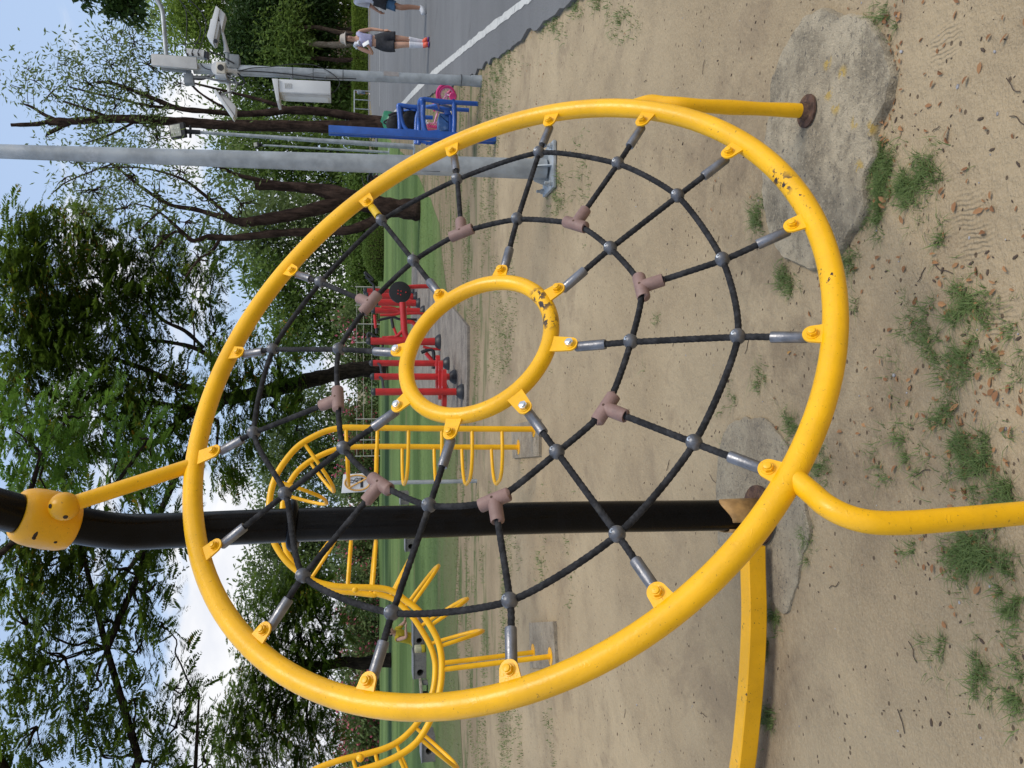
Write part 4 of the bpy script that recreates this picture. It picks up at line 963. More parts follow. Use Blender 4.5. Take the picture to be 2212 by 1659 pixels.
# fourth: the twin-post machine farthest back
M4 = thing('exercise_machine', 'row of red posts with black boots farthest back on the slab', 'exercise machine', GZ(722, 440), 'red outdoor exercise machines')
for (bx, by), tx in (((724, 440), 250), ((690, 368), 140), ((660, 318), 125)):
    b_ = GZ(bx, by); post_(M4, b_, P(*c8(tx, by), b_.y).z - Zp, .075, boot=.12)
yy = GZ(690, 368).y
rt(M4, [(590, 440), (600, 500)], .04, 'foot_plate', y=yy); rt(M4, [(620, 330), (620, 430)], .05, 'cross_tube', y=yy)

# ------------------------------------------------------------------ yellow climbing ladder (serpentine)
c9 = lambda cx, cy: ((1050 + .49729 * cx) / 1.8228, (1600 + .49729 * cy) / 1.8228)
c10 = lambda cx, cy: ((1200 + .4364 * cx) / 1.8228, (2300 + .4364 * cy) / 1.8228)
A1 = G(1153, 927, .02); A2 = G(1120, 966, .02); B1 = G(1189, 1418, .02); B2 = G(1152, 1409, .02)
def onv(x, y, a_, b_):
    nrm = (b_ - a_); nrm = Vector((-nrm.y, nrm.x, 0)); d_ = ray(x, y); return Vector((0, 0, H)) + d_ * (((a_ - Vector((0, 0, H))).dot(nrm)) / d_.dot(nrm))
ra1 = [A1] + [onv(*c9(*q), A1, B1) for q in ((1500, 177), (1000, 172), (700, 168), (600, 170), (470, 196), (330, 262), (240, 325), (160, 415), (90, 520), (45, 630), (22, 760), (22, 900), (50, 1050), (100, 1150), (180, 1250), (290, 1335), (400, 1392), (550, 1425), (700, 1432), (900, 1440), (1010, 1470))] + [onv(*c10(*q), A1, B1) for q in ((900, 140), (985, 200), (1075, 290), (1150, 405), (1205, 520), (1232, 640), (1238, 760), (1228, 900), (1190, 1080), (1130, 1235), (1040, 1390), (950, 1480), (850, 1545), (740, 1600), (600, 1650), (440, 1700), (250, 1790))]
ra2 = [A2] + [onv(*c9(*q), A2, B2) for q in ((1500, 322), (1000, 318), (740, 320), (640, 326), (520, 350), (400, 402), (320, 450), (240, 520), (180, 610), (140, 710), (125, 830), (125, 950), (140, 1080), (180, 1200), (270, 1310), (390, 1400), (560, 1460), (700, 1475), (850, 1492))] + [onv(*c10(*q), A2, B2) for q in ((640, 85), (790, 130), (900, 215), (985, 310), (1070, 440), (1135, 560), (1172, 680), (1178, 800), (1160, 950), (1100, 1120), (1010, 1260), (930, 1350), (830, 1430), (700, 1490), (540, 1535), (420, 1562), (280, 1600), (100, 1670), (-80, 1780))]
lad = thing('climbing_ladder', 'yellow serpentine climbing ladder with hooped rungs and paired rails', 'climbing frame', (A1.x, A1.y, 0))
r1 = catmull(ra1, 4); r2 = catmull(ra2, 4)
MB().tube(r1, .0235, 14).build('rail', Y2, lad); MB().tube(r2, .0235, 14).build('rail', Y2, lad)
def resample(pts, step):
    out = [pts[0]]; acc = 0.; 
    for a_, b_ in zip(pts[:-1], pts[1:]):
        L_ = (b_ - a_).length; d_ = step - acc
        while d_ <= L_: out.append(a_.lerp(b_, d_ / L_)); d_ += step
        acc = (acc + L_) % step
    return out
L1 = sum((b_ - a_).length for a_, b_ in zip(r1[:-1], r1[1:])); L2 = sum((b_ - a_).length for a_, b_ in zip(r2[:-1], r2[1:]))
s1 = resample(r1, .02)
rpx = [c9(x_, 172) for x_ in (1855, 1625, 1385, 1130, 875, 625)] + [c9(*q) for q in ((290, 295), (72, 600), (48, 1060), (310, 1345), (630, 1430), (830, 1437), (1010, 1470), (1160, 1550))] + [c10(*q) for q in ((1125, 365), (1215, 560), (1195, 1060), (1040, 1390), (850, 1545), (640, 1640), (440, 1700))]
hv = (B1 - A1).normalized()
offv = lambda p: (A2 - A1).lerp(B2 - B1, max(0., min(1.3, (p - A1).dot(hv) / (B1 - A1).length)))
f2 = [p for a_, b_ in zip(r2[:-1], r2[1:]) for p in (a_, a_.lerp(b_, .33), a_.lerp(b_, .67))]
for q_ in rpx:
    w_ = onv(*q_, A1, B1); j = min(range(1, len(s1) - 1), key=lambda i_: (s1[i_] - w_).length); a_ = s1[j]; b_ = min(f2, key=lambda p: (p - a_ - offv(a_)).length); t = (s1[j + 1] - s1[j - 1]).normalized()
    ih = t.dot(hv); iz = t.z; sd_ = (hv * iz - UP * ih).normalized()              # left-hand side of travel inside the plane
    mid_ = (a_ + b_) / 2; L_ = .37
    c_ = [a_, a_.lerp(mid_, .06) + sd_ * L_ * .45, a_.lerp(mid_, .28) + sd_ * L_ * .82, a_.lerp(mid_, .62) + sd_ * L_ * .985, mid_ + sd_ * L_, b_.lerp(mid_, .62) + sd_ * L_ * .985, b_.lerp(mid_, .28) + sd_ * L_ * .82, b_.lerp(mid_, .06) + sd_ * L_ * .45, b_]
    MB().tube(catmull(c_, 4), .0145, 10).build('rung', Y2, lad)
for a_ in (A1, A2, B1, B2): MB().lathe([(0, .065), (.012, .065), (.0125, .03)], a_ - UP * .008, UP, 20).build('base_plate', Y3, lad)
e1_ = min(r1, key=lambda p: abs(p.x - B1.x) + (0 if p.z < 1.3 else 5)); e2_ = min(r2, key=lambda p: abs(p.x - B2.x) + (0 if p.z < 1.3 else 5))
MB().cyl(B1, onv(*c10(1248, 770), A1, B1), .019, 14).build('leg', Y2, lad); MB().cyl(B2, onv(*c10(1250, 712), A2, B2), .019, 14).build('leg', Y2, lad)
for q in ((455, 45), (500, 1570)):
    p = onv(*c10(*q), A1, B1); MB().sphere(p, .027, 12, 8).build('joint_collar', Y2, lad)

# ------------------------------------------------------------------ sign
sb = G(1030, 1039); ys = sb.y
sg = thing('sign', 'small white prohibition sign with an orange slashed ring on a grey post', 'sign', sb)
c11 = lambda cx, cy: ((1320 + .31513 * cx) / 1.8228, (1700 + .31513 * cy) / 1.8228)
top = P(*c11(105, 650), ys)
MB().cyl(sb, Vector((top.x, top.y + .03, top.z - .01)), .024, 12).build('pole', GALV, sg)
slab([c11(100, 535), c11(445, 512), c11(445, 745), c11(76, 768)], ys - .02, .012, 'panel', pm('sign_white', (.72, .74, .76), .5, var=.05), sg, .002)
S = lambda cx, cy: P(*c11(cx, cy), ys - .027)
el = [S(275 + 155 * math.cos(a_), 638 + 95 * math.sin(a_)) for a_ in np.linspace(0, 2 * pi, 40, endpoint=False)]
ORG = pm('sign_orange', (.62, .34, .08), .6)
MB().tube(el, .010, 6, closed=True).build('ring', ORG, sg); MB().tube([S(165, 705), S(415, 570)], .010, 6).build('slash', ORG, sg)
SB = pm('sign_black', (.02, .025, .035), .6)
slab([c11(316, 574), c11(350, 574), c11(348, 697), c11(314, 697)], ys - .0235, .003, 'symbol', SB, sg)
MB().tube(catmull([S(*p_) for p_ in ((308, 578), (285, 590), (268, 578), (240, 600), (228, 630), (205, 638), (178, 630), (180, 612), (205, 602), (232, 612), (262, 620), (280, 636), (268, 612), (290, 606), (306, 602))], 5), .0042, 6).build('symbol_outline', SB, sg)

# ------------------------------------------------------------------ concrete block benches
BL = conc('block_concrete', (.20, .18, .165), (.13, .12, .11), 3.); BLT = conc('block_top', (.26, .26, .27), (.20, .2, .2), 3.); BLOCK_SHADE = pm('block_hole_shade', (.012, .011, .01), .9)
def block(x0, x1, y0, y1, hole, label, cat='concrete block'):
    b_ = G(x1, (y0 + y1) / 2); hgt = P(x0, (y0 + y1) / 2, b_.y).z; wd = abs(y1 - y0) / F * b_.y; dp = .45
    t = thing('concrete_block', label, cat, b_, 'concrete block seats on the lawn')
    # a block pierced by a round hole: front and back faces are rings of quads round the hole
    hr = hgt * .27; hx = (hole - .5) * wd; hz = hgt * .5; m = MB(); n = 32; V = []
    for yy in (0, dp):
        for i in range(n):
            a_ = 2 * pi * i / n + pi / 4; ca_, sa_ = math.cos(a_), math.sin(a_); k_ = 1 / max(abs(ca_), abs(sa_))
            V.append(b_ + Vector((ca_ * k_ * wd / 2, yy, hgt / 2 + sa_ * k_ * hgt / 2)))
        for i in range(n):
            a_ = 2 * pi * i / n + pi / 4; V.append(b_ + Vector((hx + math.cos(a_) * hr, yy, hz + math.sin(a_) * hr)))
    Fs = []
    for i in range(n):
        j = (i + 1) % n
        Fs += [(i, j, n + j, n + i), (2 * n + j, 2 * n + i, 3 * n + i, 3 * n + j), (i, 2 * n + i, 2 * n + j, j), (n + i, n + j, 3 * n + j, 3 * n + i)]
    m.add(V, Fs); m.build('body', BL, t, smooth=25)
    MB().box(b_ + Vector((0, dp / 2, hgt + .0125)), (wd + .02, dp + .02, .02), None, .004).build('top_slab', BLT, t)
    MB().lathe([(0, hr * .98), (.01, hr * .98)], b_ + Vector((hx, dp * .75, hz)), Vector((0, 1, 0)), 20).build('hole_shade_disc', BLOCK_SHADE, t)  # near-black disc paints the shade deep in the hole
    return b_, hgt
blk = block(894.5, 921.5, *[c10(0, v)[1] for v in (850, 632)], .25, 'squat grey concrete block with a round hole, left of the yellow bag')
blk2 = block(894, 917.5, *[c10(0, v)[1] for v in (568, 368)], .3, 'grey concrete block the seated child leans on')
block(877, 897.5, 1191, 1160, .35, 'grey concrete block glimpsed left of the black post, behind the hoops')
block(866, 883.5, 1090, 1064, .5, 'small grey concrete block half hidden right of the black post')
block(913, 941, *[c10(0, v)[1] for v in (1600, 1380)], .45, 'grey concrete block at far left under the ladder hoops')
yb_ = blk[0].y
bx = thing('bag', 'pale and yellow bag standing between two concrete blocks', 'bag', G(920.5, 1404))
q = G(920.5, 1404); MB().box(q + Vector((0, .1, .16)), (.125, .2, .14), None, .02).build('body', pm('pale_bag', (.5, .46, .3), .8), bx); MB().box(q + Vector((0, .1, .055)), (.122, .19, .085), None, .02).build('base', pm('yellow_bag', (.5, .38, .02), .7), bx)
MB().box(q + Vector((-.075, .08, .06)), (.03, .12, .11), None, .008).build('side_pocket', pm('white_cloth', (.6, .6, .62), .8), bx)
q = G(925, 1490); MB_ = MB().box(q + Vector((-.02, .1, .135)), (.36, .3, .045), Matrix.Rotation(R(-4), 3, 'Y'), .006)
pk = thing('plank_seat', 'pale wooden plank seat beside the squat concrete block', 'bench', q)
MB_.build('seat', pm('pale_wood', (.33, .27, .21), .8, var=.3, scale=12), pk)
for sx in (-.12, .12): MB().box(q + Vector((sx, .1, .055)), (.04, .22, .11)).build('leg', BL, pk)
# ------------------------------------------------------------------ trees
def bark(name, c, c2, s=5.):
    m, nt, b = nodes_of(name); k = N(nt); p = k.pos()
    q = k.scale(p, (1, 1, .22))
    v = k.mix(k.ramp(k.noise(q, s * 2.2, 6, .7), .35, .7), c, c2); v = k.mix(k.math('MULTIPLY', k.ramp(k.noise(p, s * .7, 4), .5, .7), .5), v, mul(c2, 1.5))
    k.l(v, b.inputs['Base Color']); b.inputs['Roughness'].default_value = .95; b.inputs['Specular IOR Level'].default_value = .1
    k.l(k.bump(k.noise(q, s * 4, 5, .75), 1., .06), b.inputs['Normal']); return m
BK_D = bark('dark_bark', (.022, .014, .011), (.075, .048, .036)); BK_M = bark('brown_bark', (.04, .028, .02), (.12, .085, .06)); BK_B = bark('black_bark', (.012, .009, .007), (.045, .033, .025)); BK_G = bark('pale_bark', (.14, .11, .08), (.3, .25, .19))
LF_F = leaf_mat('flame_tree_leaves', (.028, .055, .007), (.128, .195, .024), .44, .5, (.42, .17, .02), .93)
LF_B = leaf_mat('fern_leaves_lit_tone', (.045, .105, .014), (.135, .24, .035), .42)  # brighter copy of the flame tree leaves, sunlight put into the colour
LF_D = leaf_mat('dark_leaves', (.016, .036, .009), (.055, .10, .022), .3)
LF_S = leaf_mat('small_leaves', (.085, .125, .03), (.20, .25, .085), .45)
LF_M = leaf_mat('mid_leaves', (.06, .105, .02), (.165, .24, .05), .4)
LF_H = leaf_mat('grove_leaves', (.075, .11, .035), (.19, .245, .085), .4)
LF_L = leaf_mat('light_leaves', (.11, .18, .025), (.27, .36, .07), .45)
LF_O = leaf_mat('autumn_leaves', (.22, .10, .05), (.40, .20, .11), .3)
PINK = leaf_mat('pink_blossom', (.55, .08, .14), (.72, .22, .28), .3)

def sample_blob(c, rad, n, shell=.45):
    d = unit(RNG.normal(0, 1, (n, 3))); r_ = (shell + (1 - shell) * RNG.random(n)) ** .75
    return np.array(c) + d * r_[:, None] * np.array(rad), d
def limb_path(a, b, r0, r1, n=5, wob=.06, sag=0.):
    a = Vector(a); b = Vector(b); L_ = (b - a).length; pts = []
    for i in range(n + 1):
        t = i / n; p = a.lerp(b, t) + Vector(RNG.normal(0, 1, 3)) * wob * L_ * math.sin(pi * t)
        p.z += sag * L_ * math.sin(pi * t); pts.append(p)
    q = catmull(pts, 3); return q, [r0 + (r1 - r0) * i / (len(q) - 1) for i in range(len(q))]
def tree(name, label, cat, base, blobs, leaf, trunk, lm, tm, style='leaf', clumps=10, per=60, size=.2, spread=.5, group=None, top=None, trunk_r=.25, limbs=True, extra=None, extra_m=None, extra_n=0, crown_name='crown', twigs=0, dens=4.5, lw=(.3, .55), lt_=1.):
    """blobs: (x, y, rx, ry, Y) foliage masses; trunk: list of (points, radii) or None for an upright one"""
    t = thing(name, label, cat, base, group)
    tb = MB(); C = []
    for bl in blobs:
        x, y, rx, ry, Y = bl[:5]; c = P(x, y, Y); k_ = Y / F; C.append((c, (ry * k_, (bl[5] if len(bl) > 5 else (rx + ry) / 2 * k_), rx * k_)))
    if trunk is None:
        zt = np.mean([c.z for c, _ in C]); tp = Vector((base.x, base.y, zt * .75)); q, rr_ = limb_path(base, tp, trunk_r, trunk_r * .5, 5, .03); tb.tube(q, rr_, 10); trunk = [(q, rr_)]
    else:
        for q, rr_ in trunk: tb.tube(q, rr_, 12)
    nodes_ = [p for q, _ in trunk for p in q[len(q) // 3:]]
    rads = [r_ for q, rr_ in trunk for r_ in rr_[len(q) // 3:]]
    Vs = []; Qs = []; off = 0; ev = []
    for c, rad in C:
        if limbs:
            i = min(range(len(nodes_)), key=lambda j: (nodes_[j] - c).length + max(0, nodes_[j].z - c.z) * 1.5); q, rr_ = limb_path(nodes_[i], c, max(.02 * lt_, rads[i] * .5 * lt_), max(.012 * lt_, rads[i] * .12 * lt_), 5, .07, .05); tb.tube(q, rr_, 7)
        vol = (rad[0] * rad[2]) ** .5; nc = max(3, int(dens * clumps * (vol / (size * 6)) ** 1.5)); cc_, dd = sample_blob(c, rad, nc)
        if twigs:
            for j in range(min(twigs, nc)):
                q, rr_ = limb_path(c, cc_[j], (.03 if trunk_r > .15 else .02) * lt_, .006, 3, .08); tb.tube(q, rr_, 5)
        n = nc * per; ci = RNG.integers(0, nc, n); pos = cc_[ci] + RNG.normal(0, 1, (n, 3)) * spread * np.array([1, 1, .7]); out = unit(pos - np.array(c))
        if style == 'frond':
            ax = unit(out * np.array([1, 1, .25]) + RNG.normal(0, .5, (n, 3)) * np.array([1, 1, .35])); nr = unit(np.array([0, 0, 1.]) + RNG.normal(0, .35, (n, 3)))
            V, Q = fronds(pos, ax, nr, size * RNG.uniform(.7, 1.25, n))
        else:
            ax = unit(out * .6 + RNG.normal(0, .6, (n, 3)) + np.array([0, 0, -.25])); nr = unit(np.array([0, 0, .8]) + RNG.normal(0, .6, (n, 3)))
            V, Q = leaf_quads(pos, ax, nr, size * RNG.uniform(.6, 1.3, n), size * RNG.uniform(*lw, n))
        Vs.append(V); Qs.append(Q + off); off += len(V)
        if extra_n:
            m_ = int(extra_n); e, d_ = sample_blob(c, rad, max(1, m_ // 9), .85); e = e[RNG.integers(0, len(e), m_)] + RNG.normal(0, 1, (m_, 3)) * extra * 1.6; ev.append(e)
    tb.build('trunk', tm, t, smooth=60)
    cr = fastmesh(crown_name, np.concatenate(Vs), np.concatenate(Qs), lm, t)
    if ev:
        e = np.concatenate(ev); n = len(e); V, Q = leaf_quads(e, unit(RNG.normal(0, 1, (n, 3))), unit(RNG.normal(0, 1, (n, 3))), np.full(n, extra * 1.5), np.full(n, extra)); fastmesh('blossom', V, Q, extra_m, t)
    return t
def px_trunk(pts, Y, n=5):                        # (x, y, width px[, dY])
    q = catmull([P(p[0], p[1], Y + (p[3] if len(p) > 3 else 0)) for p in pts], n); w_ = [p[2] for p in pts]; m = len(q); rr_ = []
    for i in range(m):
        t = i / (m - 1) * (len(w_) - 1); a_ = int(min(t, len(w_) - 2)); r_ = (w_[a_] + (w_[a_ + 1] - w_[a_]) * (t - a_)) * Y / F / 2
        rr_.append(r_ * .88 * (1 + .07 * math.sin(i * 2.1) + .05 * math.sin(i * 5.3)))
    return q, rr_
# the great flame tree
Yt = 38.; fb = G(835, 800); fb = Vector((P(835, 800, Yt).x, Yt, 0))
tr = [px_trunk([(834, 800, 54), (810, 797, 42), (760, 800, 37), (700, 814, 36), (640, 828, 36), (590, 842, 34), (520, 856, 30), (451, 868, 26)], Yt),
      px_trunk([(451, 868, 24), (400, 900, 18), (330, 960, 14), (250, 985, 12, 1), (130, 960, 9, 2)], Yt), px_trunk([(470, 864, 20), (420, 840, 16), (380, 830, 14), (320, 800, 12), (230, 770, 9)], Yt),
      px_trunk([(440, 752, 9), (400, 715, 9), (350, 690, 8), (300, 640, 6), (220, 600, 5)], Yt), px_trunk([(520, 856, 20), (470, 790, 12), (430, 756, 11), (370, 740, 9), (280, 730, 6)], Yt),
      px_trunk([(460, 868, 20), (400, 880, 15), (330, 870, 12), (200, 860, 9), (80, 850, 6)], Yt), px_trunk([(430, 930, 13), (380, 1030, 15), (340, 1120, 14, -2), (300, 1200, 10, -4), (220, 1300, 7, -5)], Yt)]
fbl = [(50, 545, 55, 70, Yt), (110, 600, 70, 80, Yt), (40, 640, 60, 70, Yt), (160, 540, 50, 50, Yt), (120, 700, 80, 80, Yt), (220, 610, 60, 60, Yt), (50, 760, 70, 80, Yt), (150, 800, 80, 80, Yt), (250, 700, 55, 60, Yt), (310, 600, 55, 45, Yt), (370, 570, 50, 40, Yt), (340, 680, 40, 40, Yt),
       (260, 800, 60, 60, Yt), (60, 890, 60, 60, Yt), (210, 900, 65, 60, Yt), (320, 890, 55, 60, Yt), (110, 980, 60, 50, Yt + 1), (300, 960, 45, 50, Yt), (380, 850, 30, 45, Yt), (420, 630, 40, 35, Yt), (400, 950, 40, 45, Yt),
       (470, 810, 34, 40, Yt - 2), (500, 880, 36, 40, Yt - 2), (540, 770, 34, 36, Yt - 2), (540, 930, 40, 40, Yt - 2), (600, 760, 30, 34, Yt - 2), (590, 880, 40, 40, Yt - 2), (640, 930, 34, 36, Yt - 2), (460, 720, 20, 24, Yt), (470, 990, 36, 36, Yt - 2), (200, 470, 40, 22, Yt), (290, 520, 40, 26, Yt), (470, 560, 30, 26, Yt)]
tree('flame_tree', 'largest dark feathery tree with a thick forked trunk rising behind the red machines', 'tree', fb, fbl, LF_F, tr, LF_F, BK_B, 'frond', clumps=15, per=13, size=.74, spread=.5, trunk_r=.6, twigs=4, dens=8.5)
# nearer feathery tree hanging in from the left
Yn = 17.; nb = Vector((-13.5, 19., 0)); tl = P(60, 1700, Yn)
ntr = [([nb, nb + Vector((.3, -.3, 3)), nb + Vector((1.2, -.8, 6)), P(200, 1900, Yn), P(120, 1700, Yn)], [.3, .25, .2, .12, .05]), ([P(200, 1900, Yn), P(300, 1640, Yn), P(230, 1400, Yn), P(180, 1200, Yn), P(130, 1080, Yn)], [.12, .08, .06, .04, .02]), ([P(230, 1900, Yn), P(420, 1700, Yn), P(430, 1500, Yn)], [.1, .05, .02]), ([P(230, 1400, Yn), P(300, 1240, Yn), P(330, 1120, Yn)], [.08, .05, .02])]
nbl = [(40, 1240, 50, 50, Yn), (110, 1210, 55, 50, Yn), (170, 1290, 60, 50, Yn), (260, 1230, 50, 45, Yn), (60, 1350, 55, 55, Yn), (240, 1340, 48, 40, Yn), (330, 1270, 38, 30, Yn), (140, 1420, 60, 50, Yn), (40, 1470, 45, 50, Yn), (300, 1400, 36, 28, Yn), (80, 1570, 60, 55, Yn), (190, 1530, 50, 45, Yn), (290, 1510, 40, 34, Yn), (370, 1490, 30, 24, Yn), (380, 1570, 40, 34, Yn), (220, 1630, 50, 40, Yn), (330, 1650, 50, 40, Yn), (440, 1640, 36, 36, Yn), (200, 1110, 45, 50, Yn), (290, 1120, 45, 40, Yn), (60, 1130, 40, 50, Yn), (370, 1130, 34, 28, Yn), (350, 1350, 26, 20, Yn), (300, 1040, 34, 40, Yn)]
tree('flame_tree', 'feathery tree leaning in at far left with loose drooping fronds against the sky', 'tree', nb, nbl, LF_F, ntr, LF_F, BK_B, 'frond', clumps=10, per=10, size=.40, spread=.26, trunk_r=.2, twigs=4, dens=12)
Yv = 13.5; vb = Vector((-3.2, 17.5, 0))
# fern-leaved limb before the dark crown, sunlit look put into its leaf colour
vtr = [([P(30, 1170, Yn - 1), P(60, 1080, Yv), P(90, 980, Yv), P(150, 900, Yv)], [.06, .045, .03, .02]), ([P(30, 1170, Yn - 1), P(240, 1060, Yv), P(320, 950, Yv)], [.05, .035, .02]), ([P(400, -700, 14) if False else nb + Vector((1.5, -1, 6.5)), P(-90, 1500, Yn - 1), P(-60, 1250, Yn - 1), P(30, 1170, Yn - 1)], [.2, .14, .07, .05])]
tree('flame_tree', 'bright green fern-leaved spray hanging before the dark crown', 'tree', nb + Vector((1.5, -1, 0)), [(30, 930, 40, 42, Yv), (70, 980, 40, 40, Yv), (140, 905, 38, 34, Yv), (200, 900, 34, 30, Yv), (300, 945, 38, 32, Yv), (250, 1000, 30, 30, Yv), (100, 1060, 36, 36, Yv), (330, 1000, 22, 24, Yv)],
     LF_B, vtr + [([nb + Vector((1.5, -1, 0)), nb + Vector((1.5, -1, 3.2)), nb + Vector((1.5, -1, 6.5))], [.26, .23, .2])], LF_B, BK_B, 'frond', clumps=9, per=8, size=.36, spread=.22, trunk_r=.1, dens=12)
# sprig at the top right corner
Yr = 20.; rb_ = Vector((13.5, 22, 0))
tree('evergreen_tree', 'dark leafy branch tip reaching down into the sky above the road', 'tree', rb_, [(250, 10, 24, 14, Yr), (275, 0, 20, 20, Yr), (240, -20, 34, 24, Yr), (290, 28, 10, 8, Yr), (180, -60, 60, 50, Yr), (60, -120, 80, 60, Yr)], LF_D, [([rb_, rb_ + Vector((-.3, -.3, 4)), P(60, -160, Yr), P(180, -70, Yr), P(240, -20, Yr), P(275, 8, Yr)], [.3, .26, .16, .09, .05, .02])], LF_D, BK_D, 'leaf', clumps=26, per=30, size=.20, spread=.14, trunk_r=.2)

# sparse lopped trees at the right
Ys = 18.5; bs = Vector((P(905, 455, Ys).x, Ys, 0))
t1 = [px_trunk([(914, 452, 62), (890, 452, 52), (840, 448, 46), (780, 434, 42), (700, 412, 38), (640, 400, 0.1)], Ys), px_trunk([(860, 450, 40), (780, 440, 38), (730, 440, 34), (640, 462, 30), (560, 476, 26), (521, 480, 20), (480, 470, 12)], Ys),
      px_trunk([(820, 470, 26), (760, 496, 22), (694, 500, 20), (600, 504, 19), (503, 514, 16), (450, 512, 14), (416, 520, 10), (380, 500, 7), (330, 540, 5)], Ys), px_trunk([(700, 412, 28), (640, 404, 24), (560, 402, 19), (553, 402, 17)], Ys),
      px_trunk([(521, 480, 17), (470, 466, 13), (420, 452, 11), (364, 441, 9), (300, 400, 7), (243, 354, 5), (215, 345, 4)], Ys), px_trunk([(500, 470, 10), (440, 420, 8), (390, 385, 6), (300, 362, 4), (200, 365, 3)], Ys), px_trunk([(416, 520, 9), (370, 480, 7), (360, 470, 6), (330, 450, 4), (290, 440, 3)], Ys),
      px_trunk([(364, 441, 7), (330, 470, 5), (300, 500, 3)], Ys), px_trunk([(243, 354, 4), (150, 390, 3), (110, 420, 2)], Ys), px_trunk([(640, 402, 14), (520, 380, 9), (430, 340, 6), (330, 330, 4)], Ys), px_trunk([(480, 505, 9), (460, 540, 8), (430, 560, 6), (400, 600, 4)], Ys)]
sbl = [(230, 345, 40, 40, Ys), (170, 350, 40, 30, Ys), (290, 380, 50, 40, Ys), (200, 410, 50, 34, Ys), (340, 420, 50, 40, Ys), (270, 450, 40, 34, Ys), (390, 370, 50, 40, Ys), (450, 430, 50, 40, Ys), (400, 480, 40, 30, Ys), (180, 460, 24, 20, Ys), (350, 510, 30, 26, Ys), (470, 360, 40, 36, Ys), (140, 385, 26, 22, Ys), (430, 560, 30, 26, Ys), (520, 440, 40, 36, Ys)]
tree('lopped_tree', 'half bare tree whose thick trunks lean apart behind the tall plain pole', 'tree', bs, sbl, LF_S, t1, LF_S, BK_D, 'leaf', clumps=9, per=22, size=.13, spread=.26, trunk_r=.2, twigs=22, group='half bare trees', dens=3.0, lw=(.24, .4), lt_=.5)
Y2_ = 27.; b2_ = Vector((P(868, 262, Y2_).x, Y2_, 0))
t2 = [px_trunk([(872, 268, 40), (848, 270, 34), (768, 274, 31), (640, 273, 28), (486, 270, 24), (400, 264, 22), (300, 258, 20), (243, 257, 20), (160, 262, 16), (104, 265, 14)], Y2_), px_trunk([(862, 262, 30), (830, 262, 24), (768, 253, 20), (700, 242, 20), (625, 238, 19), (580, 243, 17), (521, 246, 14), (440, 240, 12), (382, 233, 12), (320, 208, 10), (243, 180, 8), (210, 178, 6)], Y2_),
      px_trunk([(160, 262, 14), (120, 260, 12), (80, 268, 10), (24, 270, 8)], Y2_), px_trunk([(130, 262, 10), (100, 250, 8), (70, 232, 6), (52, 225, 4)], Y2_), px_trunk([(150, 266, 11), (120, 280, 9), (102, 290, 8)], Y2_), px_trunk([(243, 257, 8), (200, 240, 7), (140, 220, 5)], Y2_), px_trunk([(382, 233, 9), (330, 230, 7), (260, 215, 5), (150, 188, 4)], Y2_), px_trunk([(521, 246, 8), (470, 225, 6), (420, 190, 5), (400, 150, 3)], Y2_),
      px_trunk([(300, 258, 7), (240, 290, 5), (180, 310, 3)], Y2_), px_trunk([(640, 240, 10), (560, 215, 8), (480, 195, 6), (400, 175, 4)], Y2_)]
bl2 = [(45, 190, 22, 16, Y2_), (75, 175, 24, 22, Y2_), (110, 200, 40, 30, Y2_), (125, 110, 16, 16, Y2_), (140, 140, 26, 20, Y2_), (60, 150, 14, 12, Y2_), (100, 290, 20, 20, Y2_), (170, 140, 30, 22, Y2_), (190, 180, 44, 34, Y2_), (240, 140, 44, 34, Y2_), (230, 90, 26, 26, Y2_), (290, 90, 44, 40, Y2_), (270, 190, 50, 40, Y2_), (320, 140, 44, 40, Y2_), (250, 230, 40, 34, Y2_), (330, 220, 44, 40, Y2_), (310, 270, 40, 36, Y2_), (200, 280, 34, 26, Y2_), (270, 50, 34, 26, Y2_), (230, 310, 44, 30, Y2_), (340, 300, 44, 40, Y2_), (390, 180, 34, 30, Y2_), (300, 20, 34, 30, Y2_), (180, 230, 30, 24, Y2_)]
tree('lopped_tree', 'tall half bare tree with snapped straight trunk tops behind the camera pole', 'tree', b2_, bl2, LF_S, t2, LF_S, BK_D, 'leaf', clumps=10, per=22, size=.18, spread=.32, trunk_r=.2, twigs=22, group='half bare trees', dens=3.0, lw=(.24, .4), lt_=.5)

# background trees: (label, base (x, Y), blobs, material, leaf size)
def bgt(label, bx, Y, blobs, lm, size, clumps, per, name='tree', tr=.3, group='trees behind the lawn and road', tm=BK_M, **kw):
    b_ = Vector((P(780, bx, Y).x, Y, 0))
    return tree(name, label, 'tree', b_, [(x, y, rx, ry, Y + dy) for x, y, rx, ry, dy in blobs], lm, None, lm, tm, 'leaf', clumps, per, size, size * 1.9, group, trunk_r=tr, **kw)
bgt('round dark evergreen tree above the walking woman', 60, 96, [(540, 40, 40, 60, 0), (600, 10, 60, 60, 0), (600, 90, 60, 50, 0), (660, 50, 45, 60, 0), (660, 120, 30, 40, 0), (560, 120, 50, 50, 0), (690, 20, 30, 40, 0), (690, 90, 22, 40, -1), (620, -50, 70, 60, 0), (520, 90, 40, 40, 0)], LF_D, .5, 26, 46, tr=.35, twigs=5)
bgt('leafy yellow-green tree towering at the top right corner', 10, 103, [(440, 30, 50, 50, 0), (400, 0, 50, 50, 0), (480, 70, 40, 40, 0), (400, 70, 40, 36, 0), (500, 10, 60, 50, 2), (360, 30, 36, 40, 0), (460, -50, 70, 60, 0), (460, 110, 40, 34, 0)], LF_L, .6, 14, 32)
